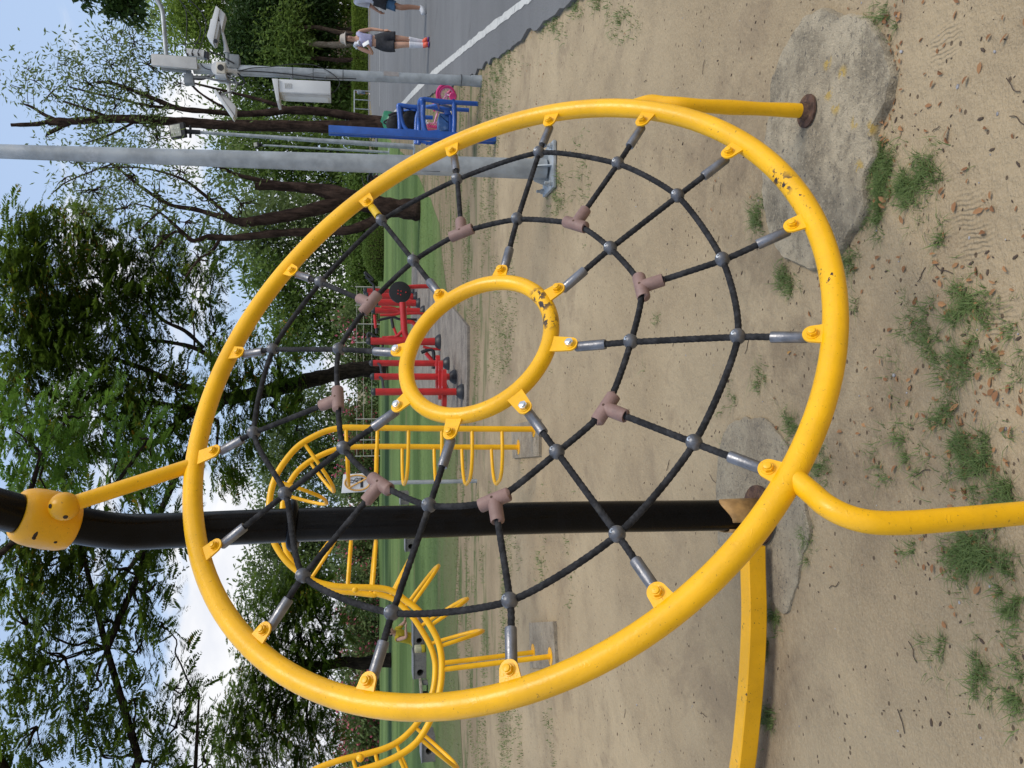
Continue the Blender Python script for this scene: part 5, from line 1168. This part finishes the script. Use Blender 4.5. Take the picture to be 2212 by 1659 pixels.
bgt('mid green tree between the camera pole and the snapped trunks', 190, 97, [(560, 190, 60, 50, 0), (620, 180, 50, 50, 0), (680, 190, 44, 50, 0), (600, 250, 60, 50, 2), (730, 180, 34, 40, 0), (680, 250, 50, 44, 0), (520, 240, 50, 40, 3), (740, 240, 30, 40, 0), (560, 130, 50, 40, 2)], LF_M, .6, 15, 34)
bgt('shaded green tree behind the tall plain pole', 330, 66, [(560, 330, 60, 50, 0), (620, 320, 56, 50, 0), (690, 330, 48, 50, 0), (600, 400, 60, 50, 1), (740, 340, 32, 44, 0), (680, 400, 50, 50, 0), (510, 370, 44, 40, 2), (740, 400, 30, 40, 0), (490, 310, 36, 34, 2)], LF_M, .42, 15, 34)
bgt('greyish green tree to the left of the leaning trunks', 500, 62, [(560, 480, 50, 44, 0), (620, 480, 56, 50, 0), (690, 490, 48, 50, 0), (580, 550, 50, 44, 1), (740, 500, 34, 50, 0), (660, 560, 56, 50, 0), (740, 570, 30, 40, 0), (540, 520, 36, 30, 0)], LF_H, .42, 15, 34)
bgt('loose green tree filling the gap right of the thick forked trunk', 660, 60, [(600, 620, 54, 44, 0), (660, 640, 54, 46, 0), (720, 660, 44, 44, 0), (610, 690, 44, 40, 0), (680, 710, 50, 40, 0), (730, 740, 36, 36, 0), (560, 590, 34, 30, 0), (640, 740, 40, 30, 1)], LF_M, .40, 15, 34)
bgt('hazy green tree behind the ladder top, right of the black post', 980, 68, [(600, 960, 34, 50, 0), (640, 910, 50, 44, 0), (640, 1000, 60, 50, 0), (700, 960, 50, 50, 0), (750, 920, 34, 40, 0), (700, 1040, 50, 44, 0), (590, 1030, 40, 44, 1), (745, 1010, 34, 44, 0), (690, 870, 44, 34, 0)], LF_H, .42, 15, 34)
bgt('hazy green tree behind the ladder, left of the black post', 1170, 64, [(590, 1130, 44, 50, 0), (640, 1120, 50, 50, 0), (640, 1200, 56, 50, 0), (700, 1150, 50, 50, 0), (590, 1210, 50, 40, 0), (700, 1230, 48, 46, 0), (745, 1150, 32, 44, 0), (570, 1270, 38, 34, 0), (640, 1280, 46, 40, 0)], LF_H, .42, 15, 34)
# darker feathery tree at left, nearer than the grove
Ye = 34.; eb = Vector((P(780, 1430, Ye).x, Ye, 0))
tree('feathery_tree', 'dark drooping feathery tree at left, behind the lowest ladder curve', 'tree', eb, [(560, 1330, 44, 44, Ye), (610, 1400, 54, 54, Ye), (560, 1440, 44, 44, Ye), (660, 1340, 46, 50, Ye), (680, 1430, 44, 46, Ye), (620, 1490, 50, 50, Ye), (540, 1530, 40, 44, Ye), (680, 1520, 44, 46, Ye), (600, 1580, 54, 50, Ye), (680, 1610, 44, 50, Ye), (520, 1620, 50, 44, Ye), (600, 1660, 54, 50, Ye), (500, 1570, 34, 34, Ye), (690, 1280, 36, 40, Ye), (630, 1270, 40, 34, Ye), (730, 1360, 20, 34, Ye)],
     LF_F, None, LF_F, BK_B, 'frond', clumps=14, per=11, size=.52, spread=.42, trunk_r=.3, dens=13, group='trees behind the lawn and road', twigs=3)
# distant trunks and leaf-littered bank beyond the hedge
Yh = 92.
for (x0, y0, x1, y1, wd, lab, mt) in ((775, 74, 690, 60, 11, 'straight brown trunk beyond the hedge, nearest the right edge', BK_M), (775, 92, 690, 96, 15, 'pale twin-stemmed trunk beyond the hedge', BK_G), (775, 128, 690, 126, 10, 'thin dark forked trunk beyond the hedge beside the woman', BK_D)):
    q, rr_ = px_trunk([(x0, y0, wd * 1.15), ((x0 + x1) / 2, (y0 + y1) / 2 + 3, wd), (x1, y1, wd * .9), (640, y1, wd * .7)], Yh)
    q[0].z = 0.; bsx = Vector((q[0].x, Yh, 0))
    tree('tree', lab, 'tree', bsx, [(600, y1, 40, 30, Yh), (640, y1 + 20, 30, 30, Yh), (630, y1 - 22, 30, 30, Yh)], LF_M, [(q, rr_)], LF_M, mt, 'leaf', 10, 30, .5, .9, 'trees beyond the hedge', trunk_r=.3)
bgt('light green bushy tree beyond the hedge at the right edge', 20, 100, [(720, 20, 34, 44, 0), (690, 40, 30, 40, 0), (740, -20, 30, 40, 0), (745, 45, 22, 30, 0), (690, -10, 30, 40, 0)], LF_L, .6, 16, 30, group='trees beyond the hedge')
bgt('yellowish green bush beyond the hedge left of the woman', 165, 99, [(715, 160, 34, 34, 0), (745, 190, 24, 34, 0), (745, 140, 20, 24, 0), (720, 205, 30, 30, 0)], LF_L, .55, 16, 30, group='trees beyond the hedge')
# russet bank beyond the hedge
bn = MB(); 
xs_ = np.linspace(P(780, 20, 104).x, P(780, 240, 104).x, 30)[::-1]
V, Q = grid(sorted(xs_), list(np.linspace(97, 112, 10)), lambda x, y: max(0, (y - 97)) * .34 * (1 + .12 * nz(x, y, .3)) - .02)
hb = fastmesh('embankment', V, Q, pm('russet_litter', (.24, .12, .07), .95, 0, .5, 1.2, .8, 3, (.12, .11, .05), (.5, .6), .6), smooth=True); hb['kind'] = 'structure'
# hedge along the far side of the road
def hedge(name, label, pts, z0, hgt, dep, lm, n, size, group=None, cat='hedge'):
    c0 = (pts[0] + pts[1]) / 2; t = thing(name, label, cat, Vector((c0.x, c0.y, 0)), group); a_, b_ = pts; d_ = (b_ - a_); L_ = d_.length; d_ = np.array(d_.normalized()); s_ = np.array([-d_[1], d_[0], 0])
    core = MB().box(c0 + Vector((0, 0, z0 + hgt * .48)), (L_, dep * .8, hgt * .9), Matrix.Rotation(math.atan2(d_[1], d_[0]), 3, 'Z')); core.build('stems', BK_D, t)
    u_ = RNG.random(n); f = RNG.random(n); q = np.array(a_) + d_ * (u_ * L_)[:, None]
    ft = f < .55; top_ = ~ft
    sg = np.where(RNG.random(n) < .75, -1, 1) * (1 if s_[1] > 0 else -1)
    q = q + s_ * np.where(ft, sg * dep * .46 + RNG.normal(0, .04, n), RNG.uniform(-.5, .5, n) * dep)[:, None]; q[:, 2] = z0 + np.where(ft, RNG.random(n) * hgt, hgt * (1 + RNG.normal(0, .03, n)))
    ax = unit(RNG.normal(0, 1, (n, 3)) + np.where(top_, 1.4, .5)[:, None] * np.array([0, 0, 1])); V, Q = leaf_quads(q, ax, unit(RNG.normal(0, 1, (n, 3))), size * RNG.uniform(.7, 1.4, n), size * RNG.uniform(.3, .6, n)); fastmesh('foliage', V, Q, lm, t); return t
hy = G(798, 100).y
hedge('hedge', 'long clipped hedge along the far side of the road', [Vector((14, hy + .7, 0)), Vector((62, hy + .7, 0))], 0, 1.65, 1.4, LF_L, 80000, .26)
kb_ = MB().box((42, hy - .35, .06), (80, .25, .16)); kb2 = kb_.build('kerb', conc('kerb', (.33, .32, .30), (.24, .23, .22), .6)); kb2['kind'] = 'structure'
ml = MB().box((40, hy + .7, .02), (60, 1.9, .06)); m2 = ml.build('soil_strip', pm('soil', (.06, .04, .025), .95)); m2['kind'] = 'structure'
rl_ = thing('guard_rail', 'thin pale metal rail in front of the far hedge', 'railing', P(790, 215, 82)); a_ = P(766, 195, 82); b_ = P(766, 255, 82); a_.z = b_.z = 1.62
MB().tube([a_, b_], .06, 8).build('rail', GALV, rl_)
for t in (0., .33, .66, 1.): p = a_.lerp(b_, t); MB().cyl(Vector((p.x, p.y, 0)), p, .05, 8).build('post', GALV, rl_)
# dark clipped mound on the lawn
mbp = Vector((P(800, 540, 44).x, 44, 0)); th_ = thing('clipped_bush', 'low dark green rounded bush on the lawn right of the red machines', 'bush', mbp, 'bushes round the lawn')
n = 9000; d_ = unit(RNG.normal(0, 1, (n, 3))); d_[:, 2] = np.abs(d_[:, 2]); q = np.array(mbp) + d_ * np.array([1.6, 1.2, 1.05]) * RNG.uniform(.9, 1.03, (n, 1)); V, Q = leaf_quads(q, unit(d_ + RNG.normal(0, .7, (n, 3))), unit(RNG.normal(0, 1, (n, 3))), RNG.uniform(.06, .13, n), RNG.uniform(.04, .07, n)); fastmesh('foliage', V, Q, LF_M, th_)
MB().sphere(mbp, (1.45, 1.05, .92), 20, 12).build('stems', BK_D, th_)
# flowering oleanders along the end of the lawn
for i, (y, lab, nfl) in enumerate(((700, 'oleander with pink flowers right of the thick forked trunk', 60), (780, 'oleander behind the thick forked trunk', 50), (905, 'pink flowering oleander beside the ladder uprights', 110), (965, 'pink flowering oleander behind the prohibition sign', 150), (1040, 'leafy oleander just right of the black post', 40), (1190, 'oleander with few flowers left of the black post', 70), (1270, 'oleander with sparse pink flowers behind the hoops', 70), (1345, 'pink flowering oleander above the seated child', 150), (1430, 'full pink oleander behind the concrete blocks', 190), (1510, 'dark oleander with pink clusters, fourth from the left edge', 130), (1580, 'pink-clustered oleander near the left edge, beside the last hoop', 190), (1645, 'oleander with pink clusters cut by the left edge', 170))):
    Yo = 52 + (i % 3) * 1.5; b_ = Vector((P(800, y, Yo).x, Yo, 0))
    tree('oleander', lab, 'bush', b_, [(795, y - 18, 26, 34, Yo), (770, y + 12, 30, 36, Yo), (790, y + 30, 26, 30, Yo), (750, y - 8, 22, 28, Yo)], LF_H, None, LF_H, BK_M, 'leaf', 12, 34, .32, .42, 'bushes round the lawn', trunk_r=.08, extra=.16, extra_m=PINK, extra_n=nfl * .55)
# low planting that closes the gaps under the far trees
for i, (y, lab) in enumerate(((430, 'low shrub at the lawn end behind the tall plain pole'), (350, 'low shrub glimpsed between the two floodlight posts and the trunk'), (590, 'low shrub beyond the dark rounded bush'), (640, 'low shrub behind the wheel machine'), (500, 'low shrub between the leaning trunk and the rounded bush'))):
    Yo = 56.; b_ = Vector((P(800, y, Yo).x, Yo, 0)); tree('shrub', lab, 'bush', b_, [(800, y, 24, 44, Yo), (775, y + 26, 28, 40, Yo), (775, y - 26, 28, 40, Yo)], LF_M, None, LF_M, BK_M, 'leaf', 12, 34, .32, .42, 'bushes round the lawn', trunk_r=.06)
fx = thing('bunting_fence', 'thin pale post fence at the far end of the lawn', 'fence', Vector((P(800, 740, 50).x, 50, 0)), None)
for i, y in enumerate((620, 660, 700, 740, 905, 950, 985)):
    p = Vector((P(800, y, 50).x, 50, 0)); MB().cyl(p, p + UP * 1.5, .035, 8).build('post', pm('pale_post', (.4, .38, .34), .8), fx)
for z in (.5, 1.0, 1.4):
    MB().cyl(Vector((P(800, 620, 50).x, 50, z)), Vector((P(800, 985, 50).x, 50, z)), .016, 6).build('wire', pm('pale_post', (.4, .38, .34), .8), fx)
# ------------------------------------------------------------------ people
def skin_body(J, E_, sub=2):
    """J: name -> (position, radius x, radius y); E_: bones. One continuous surface grown round the skeleton."""
    names = list(J); idx = {n_: i for i, n_ in enumerate(names)}
    me = bpy.data.meshes.new('sk'); me.from_pydata([J[n_][0] for n_ in names], [(idx[a_], idx[b_]) for a_, b_ in E_], []); ob = bpy.data.objects.new('sk', me); COL.objects.link(ob)
    ob.modifiers.new('s', 'SKIN'); sm = ob.modifiers.new('u', 'SUBSURF'); sm.levels = sub; sm.render_levels = sub
    for i, n_ in enumerate(names):
        v = me.skin_vertices[0].data[i]; v.radius = (J[n_][1], J[n_][2]); v.use_root = (i == 0)
    dg = bpy.context.evaluated_depsgraph_get(); m2 = bpy.data.meshes.new_from_object(ob.evaluated_get(dg)); bpy.data.objects.remove(ob); bpy.data.meshes.remove(me)
    return m2
def add_shell(src, pred, off, name, mat, parent, flare=None, label=None):
    """clothing: the part of the body surface picked by pred, pushed outwards"""
    bm = bmesh.new(); bm.from_mesh(src); bm.normal_update()
    kill = [f for f in bm.faces if not pred(f.calc_center_median())]; bmesh.ops.delete(bm, geom=kill, context='FACES')
    islands = []; left = set(bm.verts)                  # keep the largest piece only
    while left:
        st_ = [left.pop()]; isl = set(st_)
        while st_:
            for e in st_.pop().link_edges:
                for q_ in e.verts:
                    if q_ in left: left.discard(q_); isl.add(q_); st_.append(q_)
        islands.append(isl)
    if len(islands) > 1: bmesh.ops.delete(bm, geom=[v for i_ in sorted(islands, key=len)[:-1] for v in i_], context='VERTS')
    for v in bm.verts:
        n_ = v.normal.copy(); v.co = v.co + n_ * off
        if flare: v.co = flare(v.co)
    me = bpy.data.meshes.new(name); bm.to_mesh(me); bm.free(); me.materials.append(mat); me.polygons.foreach_set('use_smooth', [True] * len(me.polygons))
    ob = bpy.data.objects.new(name, me); COL.objects.link(ob); ob.parent = parent
    md = ob.modifiers.new('t', 'SOLIDIFY'); md.thickness = .006; md.offset = 1
    if label: ob['label'] = label
    return ob
SK = pm('skin_light', (.52, .29, .19), .55, 0, .06, 10); SK2 = pm('skin_tan', (.40, .20, .12), .55, 0, .06, 10); HAIR = pm('black_hair', (.012, .009, .008), .5); LIP = pm('lips', (.35, .07, .07), .5); EYE = pm('eye_dark', (.02, .015, .012), .3)
def hand(bm_, w_, d_, side, nrm, s=1., curl=.5):
    """palm and five fingers as tapered tubes: w_ wrist, d_ pointing direction, side towards the thumb"""
    d_ = Vector(d_).normalized(); side = Vector(side).normalized(); nrm = Vector(nrm).normalized(); w_ = Vector(w_)
    bm_.tube([w_, w_ + d_ * .03 * s, w_ + d_ * .06 * s, w_ + d_ * .085 * s], [.02 * s, .027 * s, .03 * s, .024 * s], 10)
    for i, (o_, L_) in enumerate(((.024, .068), (.008, .078), (-.008, .073), (-.023, .056))):
        b_ = w_ + d_ * .078 * s + side * o_ * s; p1_ = b_ + (d_ + nrm * curl * .4).normalized() * L_ * .45 * s; p2_ = p1_ + (d_ + nrm * curl * 1.3).normalized() * L_ * .33 * s; p3_ = p2_ + (d_ * .7 + nrm * curl * 2.2).normalized() * L_ * .25 * s
        bm_.tube([b_, p1_, p2_, p3_], [.0085 * s, .008 * s, .007 * s, .005 * s], 8)
    t0_ = w_ + d_ * .025 * s + side * .022 * s; t1_ = t0_ + (d_ * .6 + side * .9).normalized() * .035 * s; t2_ = t1_ + (d_ + side * .3 + nrm * curl).normalized() * .03 * s
    bm_.tube([t0_, t1_, t2_], [.012 * s, .010 * s, .007 * s], 8)
def person(label, loc, rz, s, J, skin, face=True, hands=(), hair=None, sub=2):
    t = thing('person', label, 'person', loc, 'people in the park', rz)
    J = {k_: (Vector(v[0]) * s, v[1] * s, v[2] * s) for k_, v in J.items()}
    E_ = [('pelvis', 'waist'), ('waist', 'chest'), ('chest', 'upper'), ('upper', 'neck'), ('neck', 'jaw'), ('jaw', 'crown')]
    for sd in 'LR': E_ += [('pelvis', 'hip' + sd), ('hip' + sd, 'knee' + sd), ('knee' + sd, 'calf' + sd), ('calf' + sd, 'ank' + sd), ('ank' + sd, 'toe' + sd), ('upper', 'sho' + sd), ('sho' + sd, 'elb' + sd), ('elb' + sd, 'wri' + sd)]
    src = skin_body(J, E_, sub)
    x = MB(); x.v = [tuple(v.co) for v in src.vertices]; x.f = [tuple(p.vertices) for p in src.polygons]; x.mi = [0] * len(x.f)
    hc = J['jaw'][0].lerp(J['crown'][0], .45); f_ = Vector((0, 1, 0)); f_ = J.get('face', (f_,))[0] if False else f_
    if face:
        x.cur = 0
        x.tube([hc + Vector((0, .082, .012)) * s, hc + Vector((0, .100, -.022)) * s, hc + Vector((0, .088, -.034)) * s], [.008 * s, .013 * s, .008 * s], 8)
        for sg in (-1, 1): x.sphere(hc + Vector((sg * .078, .0, -.01)) * s, (.012 * s, .022 * s, .032 * s), 8, 6)
        x.cur = 1
        for sg in (-1, 1): x.sphere(hc + Vector((sg * .031, .078, .012)) * s, (.014 * s, .009 * s, .007 * s), 8, 6); x.tube([hc + Vector((sg * .015, .084, .030)) * s, hc + Vector((sg * .045, .076, .031)) * s], .004 * s, 6)
        x.cur = 2; x.sphere(hc + Vector((0, .082, -.058)) * s, (.021 * s, .010 * s, .008 * s), 10, 6)
    x.cur = 0
    for a_ in hands: hand(x, *a_)
    body = x.build('body', [skin, EYE, LIP], t, local=True, smooth=60)
    return t, src, J, hc
base_f = dict(pelvis=((0, 0, .93), .125, .095), waist=((0, 0, 1.05), .098, .075), chest=((0, .01, 1.21), .118, .088), upper=((0, 0, 1.335), .085, .06), neck=((0, .005, 1.425), .042, .042), jaw=((0, .02, 1.50), .058, .066), crown=((0, .005, 1.60), .076, .086),
              hipL=((.085, 0, .86), .085, .085), hipR=((-.085, 0, .86), .085, .085), shoL=((.155, 0, 1.34), .046, .046), shoR=((-.155, 0, 1.34), .046, .046))
def with_(d_, **k_): q = dict(d_); q.update(k_); return q
# the walking woman, facing the camera
wl = G(926, 98, .03)
Jw = with_(base_f, kneeL=((.06, .10, .49), .056, .056), calfL=((.05, .09, .33), .047, .05), ankL=((.04, .10, .09), .033, .035), toeL=((.06, .24, .04), .037, .031),
           kneeR=((-.075, .03, .48), .054, .054), calfR=((-.073, -.005, .33), .046, .048), ankR=((-.06, -.02, .095), .032, .034), toeR=((-.075, .11, .045), .036, .03),
           elbR=((-.235, -.03, 1.10), .034, .034), wriR=((-.205, .02, .865), .024, .024), elbL=((.235, -.02, 1.08), .034, .034), wriL=((.205, .19, 1.135), .025, .025))
ws = 1.0; WR = pi - .06
wm, src, J, hc = person('woman in a lavender crop top, black shorts and white knee socks walking on the road', wl, WR, ws, Jw, SK, True, [((-.205, .02, .865), (.0, .12, -1), (.2, 1, 0), (1, .2, 0), 1., .4), ((.205, .19, 1.135), (-.35, .55, .55), (-.6, .1, .6), (-.6, -.8, .4), 1., .7)])
LAV = pm('lavender_knit', (.36, .35, .50), .85, 0, .12, 20, .3, 150); BSH = pm('black_shorts_cloth', (.022, .022, .026), .8, 0, .3, 14, .3, 60); SOCK = pm('white_sock', (.66, .66, .68), .85, 0, .08, 30); SHO = pm('coral_shoe', (.62, .09, .045), .6, 0, .2, 20); PUR = pm('purple_sole', (.09, .02, .13), .6)
add_shell(src, lambda c: 1.075 < c.z < 1.385 and abs(c.x) < .135 + (1.385 - c.z) * .06 and not (c.z > 1.33 and abs(c.x) < .045), .010, 'crop_top', LAV, wm)
add_shell(src, lambda c: .66 < c.z < 1.03 and abs(c.x) < .19, .016, 'shorts', BSH, wm, flare=lambda v: Vector((v.x * (1 + max(0, .98 - v.z) * .75), v.y * (1 + max(0, .98 - v.z) * .55), v.z)))
for sg in (-1, 1):
    add_shell(src, lambda c, sg=sg: .085 < c.z < .385 and c.x * sg > -.0, .006, 'sock', SOCK, wm)
    sh = add_shell(src, lambda c, sg=sg: c.z < .115 and c.x * sg > -.0, .012, 'shoe', SHO, wm)
    a_ = J['ankL' if sg > 0 else 'ankR'][0]; b_ = J['toeL' if sg > 0 else 'toeR'][0]
    d_ = (b_ - a_); d_.z = 0; L_ = d_.length; d_.normalize(); c_ = (a_ + b_) / 2; so_ = MB().sphere(Vector((c_.x, c_.y, .018)) + d_ * .015, (L_ * .5 + .075, .052, .024), 16, 8, Matrix((d_, Vector((-d_.y, d_.x, 0)), UP)).transposed()); so_.build('sole', PUR, sh, local=True)
HAT = pm('grey_beige_hat', (.36, .32, .27), .85, 0, .12, 20, .3, 120)
h_ = J['crown'][0] + Vector((0, -.005, -.002)); prof_ = [(-.018, .132), (-.012, .134), (.012, .104), (.022, .094), (.06, .088), (.092, .070), (.102, .04), (.104, .001)]
MB().lathe([(z, r_) for z, r_ in prof_], h_, Vector((0, -.16, 1)), 26).build('hat', HAT, wm, local=True)
hb_ = MB(); hb_.sphere(J['crown'][0] + Vector((0, -.03, -.045)), (.083, .068, .09), 16, 12); hb_.tube([J['crown'][0] + Vector((0, -.07, -.05)), J['crown'][0] + Vector((.03, -.085, -.15)), J['crown'][0] + Vector((.045, -.07, -.23))], [.045, .04, .015], 10)
for sg in (-1, 1): hb_.tube([J['crown'][0] + Vector((sg * .074, .03, .01)), J['crown'][0] + Vector((sg * .08, .03, -.07)), J['crown'][0] + Vector((sg * .07, .01, -.13))], [.016, .018, .008], 8)
hb_.build('hair', HAIR, wm, local=True)
tw_ = MB(); pr_ = [Vector((.085, .10, 1.33)), Vector((.10, .05, 1.405)), Vector((.115, -.02, 1.41)), Vector((.12, -.08, 1.34)), Vector((.12, -.10, 1.25))]
tw_.tube(catmull(pr_, 5), [.03 + .008 * math.sin(i * 1.7) for i in range(21)], 10, prof=lambda i, t: 1 + .25 * abs(math.cos(t))); tw_.build('towel', pm('white_towel', (.68, .68, .70), .9, 0, .1, 20, .5, 60), wm, local=True)
def rot2(v, rz): c_, s_ = math.cos(rz), math.sin(rz); return Vector((v.x * c_ - v.y * s_, v.x * s_ + v.y * c_, v.z))
php = wl + rot2(Vector((.155, .275, 1.215)), WR)
ph = thing('phone', 'white phone held up in the hand of the walking woman', 'phone', php, None, WR)
Mx = Matrix.Rotation(R(35), 3, 'X') @ Matrix.Rotation(R(20), 3, 'Y'); MB().box((0, 0, 0), (.072, .009, .148), Mx, .003).build('case', WHT, ph, local=True); MB().box(Mx @ Vector((0, -.0055, 0)), (.064, .002, .136), Mx).build('screen', GLS, ph, local=True)
# second walker, mostly outside the frame
ml_ = G(921, 4, .03) + Vector((.02, 0, 0)); Jm = with_(base_f, kneeL=((.07, .16, .50), .058, .058), calfL=((.07, .12, .34), .05, .052), ankL=((.07, .12, .095), .034, .036), toeL=((.075, .26, .05), .038, .032), kneeR=((-.08, -.06, .48), .058, .058), calfR=((-.08, -.15, .36), .05, .052), ankR=((-.08, -.26, .13), .034, .036), toeR=((-.08, -.16, .05), .038, .032),
           shoL=((.175, 0, 1.345), .055, .055), shoR=((-.175, 0, 1.345), .055, .055), elbL=((.27, -.05, 1.10), .04, .04), wriL=((.25, .12, .93), .027, .027), elbR=((-.27, -.02, 1.10), .04, .04), wriR=((-.25, .14, .98), .027, .027))
mm_, src, J, hc = person('walker in a white shirt and blue shorts with a black waist wrap, far right', ml_, pi * .5 + .35, 1.03, Jm, SK2, True, [((.2575, .1236, .958), (0, .5, -1), (-.4, 1, 0), (-1, 0, 0), 1., .5), ((-.2575, .1442, 1.009), (0, .6, -.9), (.4, 1, 0), (1, 0, 0), 1., .5)])
add_shell(src, lambda c: 1.0 < c.z < 1.42 and (abs(c.x) < .30 and (c.z > 1.12 or abs(c.x) < .17)), .022, 'shirt', pm('white_shirt', (.62, .63, .70), .85, 0, .1, 8, .3, 40), mm_)
add_shell(src, lambda c: .62 < c.z < 1.0 and abs(c.x) < .2, .02, 'shorts', pm('denim_blue', (.05, .11, .19), .85, 0, .2, 20), mm_, flare=lambda v: Vector((v.x * 1.1, v.y * 1.08, v.z)))
add_shell(src, lambda c: .80 < c.z < 1.06 and abs(c.x) < .2, .045, 'waist_wrap', BSH, mm_, flare=lambda v: Vector((v.x * 1.12, v.y * 1.15 - (.05 if v.y < 0 else 0), v.z)))
for sg in (-1, 1): add_shell(src, lambda c, sg=sg: c.z < .13 and c.x * sg > 0, .014, 'shoe', pm('white_shoe', (.6, .6, .6), .6), mm_)
hb_ = MB(); hb_.sphere(J['crown'][0] + Vector((0, -.02, -.005)), (.088, .098, .09), 16, 12); hb_.build('hair', HAIR, mm_, local=True)
# far figure by the rail
fl = G(799.5, 205); fl.y -= .6
Jf = with_(base_f, kneeL=((.08, .08, .48), .056, .056), calfL=((.08, .06, .33), .05, .05), ankL=((.08, .06, .09), .034, .034), toeL=((.08, .2, .04), .036, .03), kneeR=((-.08, -.04, .48), .056, .056), calfR=((-.08, -.1, .33), .05, .05), ankR=((-.08, -.16, .1), .034, .034), toeR=((-.08, -.05, .05), .036, .03), elbL=((.23, -.05, 1.1), .036, .036), wriL=((.22, .08, .9), .026, .026), elbR=((-.23, -.05, 1.1), .036, .036), wriR=((-.22, .08, .9), .026, .026))
fm, src, J, hc = person('tiny distant walker in a grey shirt and dark shorts before the hedge', fl, 2.4, .96, Jf, SK2, True, [((.211, .077, .864), (0, .2, -1), (0, 1, 0), (-1, 0, 0), .95, .4), ((-.211, .077, .864), (0, .2, -1), (0, 1, 0), (1, 0, 0), .95, .4)], sub=1)
add_shell(src, lambda c: .93 < c.z < 1.36 and (c.z > 1.1 or abs(c.x) < .17), .02, 'shirt', pm('grey_shirt', (.30, .32, .36), .85), fm)
add_shell(src, lambda c: .5 < c.z < .94 and abs(c.x) < .17, .02, 'shorts', pm('slate_shorts', (.14, .17, .21), .85), fm)
for sg in (-1, 1): add_shell(src, lambda c, sg=sg: c.z < .11 and c.x * sg > 0, .012, 'shoe', pm('white_shoe', (.6, .6, .6), .6), fm)
MB().sphere(J['crown'][0] + Vector((0, -.02, 0)), (.088, .095, .09), 12, 8).build('hair', HAIR, fm, local=True)
# child in yellow sitting on the grass, leaning over the block
kl = G(917.5, 1394) + Vector((-.12, .80, 0)); q = .66
Jk = dict(pelvis=((0, 0, .12), .135, .12), waist=((0, .05, .26), .12, .10), chest=((0, .12, .42), .13, .10), upper=((0, .20, .56), .09, .07), neck=((0, .255, .63), .045, .045), jaw=((0, .31, .67), .062, .07), crown=((0, .335, .765), .085, .092),
          hipL=((.11, .04, .11), .09, .09), kneeL=((.26, .36, .13), .062, .062), calfL=((.2, .45, .08), .052, .052), ankL=((.05, .5, .06), .036, .036), toeL=((-.05, .55, .05), .036, .03), hipR=((-.11, .04, .11), .09, .09), kneeR=((-.28, .36, .13), .062, .062), calfR=((-.2, .45, .08), .052, .052), ankR=((-.06, .44, .06), .036, .036), toeR=((.04, .42, .05), .036, .03),
          shoL=((.15, .21, .55), .052, .052), elbL=((.23, .36, .37), .038, .038), wriL=((.16, .58, .385), .027, .027), shoR=((-.15, .21, .55), .052, .052), elbR=((-.22, .36, .375), .038, .038), wriR=((-.10, .58, .385), .027, .027))
km, src, J, hc = person('seated child in yellow with black hair bent over a concrete block', kl, -pi / 2 - .55, .98, Jk, SK, True, [((.157, .568, .377), (-.1, 1, 0), (-1, 0, 0), (0, 0, -1), .9, .2), ((-.098, .568, .377), (.1, 1, 0), (1, 0, 0), (0, 0, -1), .9, .2)])
YEL = pm('yellow_cloth', (.52, .37, .02), .85, 0, .15, 16, .3, 60)
add_shell(src, lambda c: .10 < c.z < .585 and abs(c.x) < .155 and c.y < .33 + c.z * .1 and (c.z > .24 or c.y < .16), .014, 'vest', YEL, km)
add_shell(src, lambda c: c.z < .26 and c.y < .30, .018, 'shorts', YEL, km)
hb_ = MB(); hb_.sphere(J['crown'][0] + Vector((0, -.025, .005)), (.096, .10, .098), 16, 12); hb_.sphere(J['jaw'][0] + Vector((0, -.05, .035)), (.078, .055, .06), 12, 8); hb_.build('hair', HAIR, km, local=True)
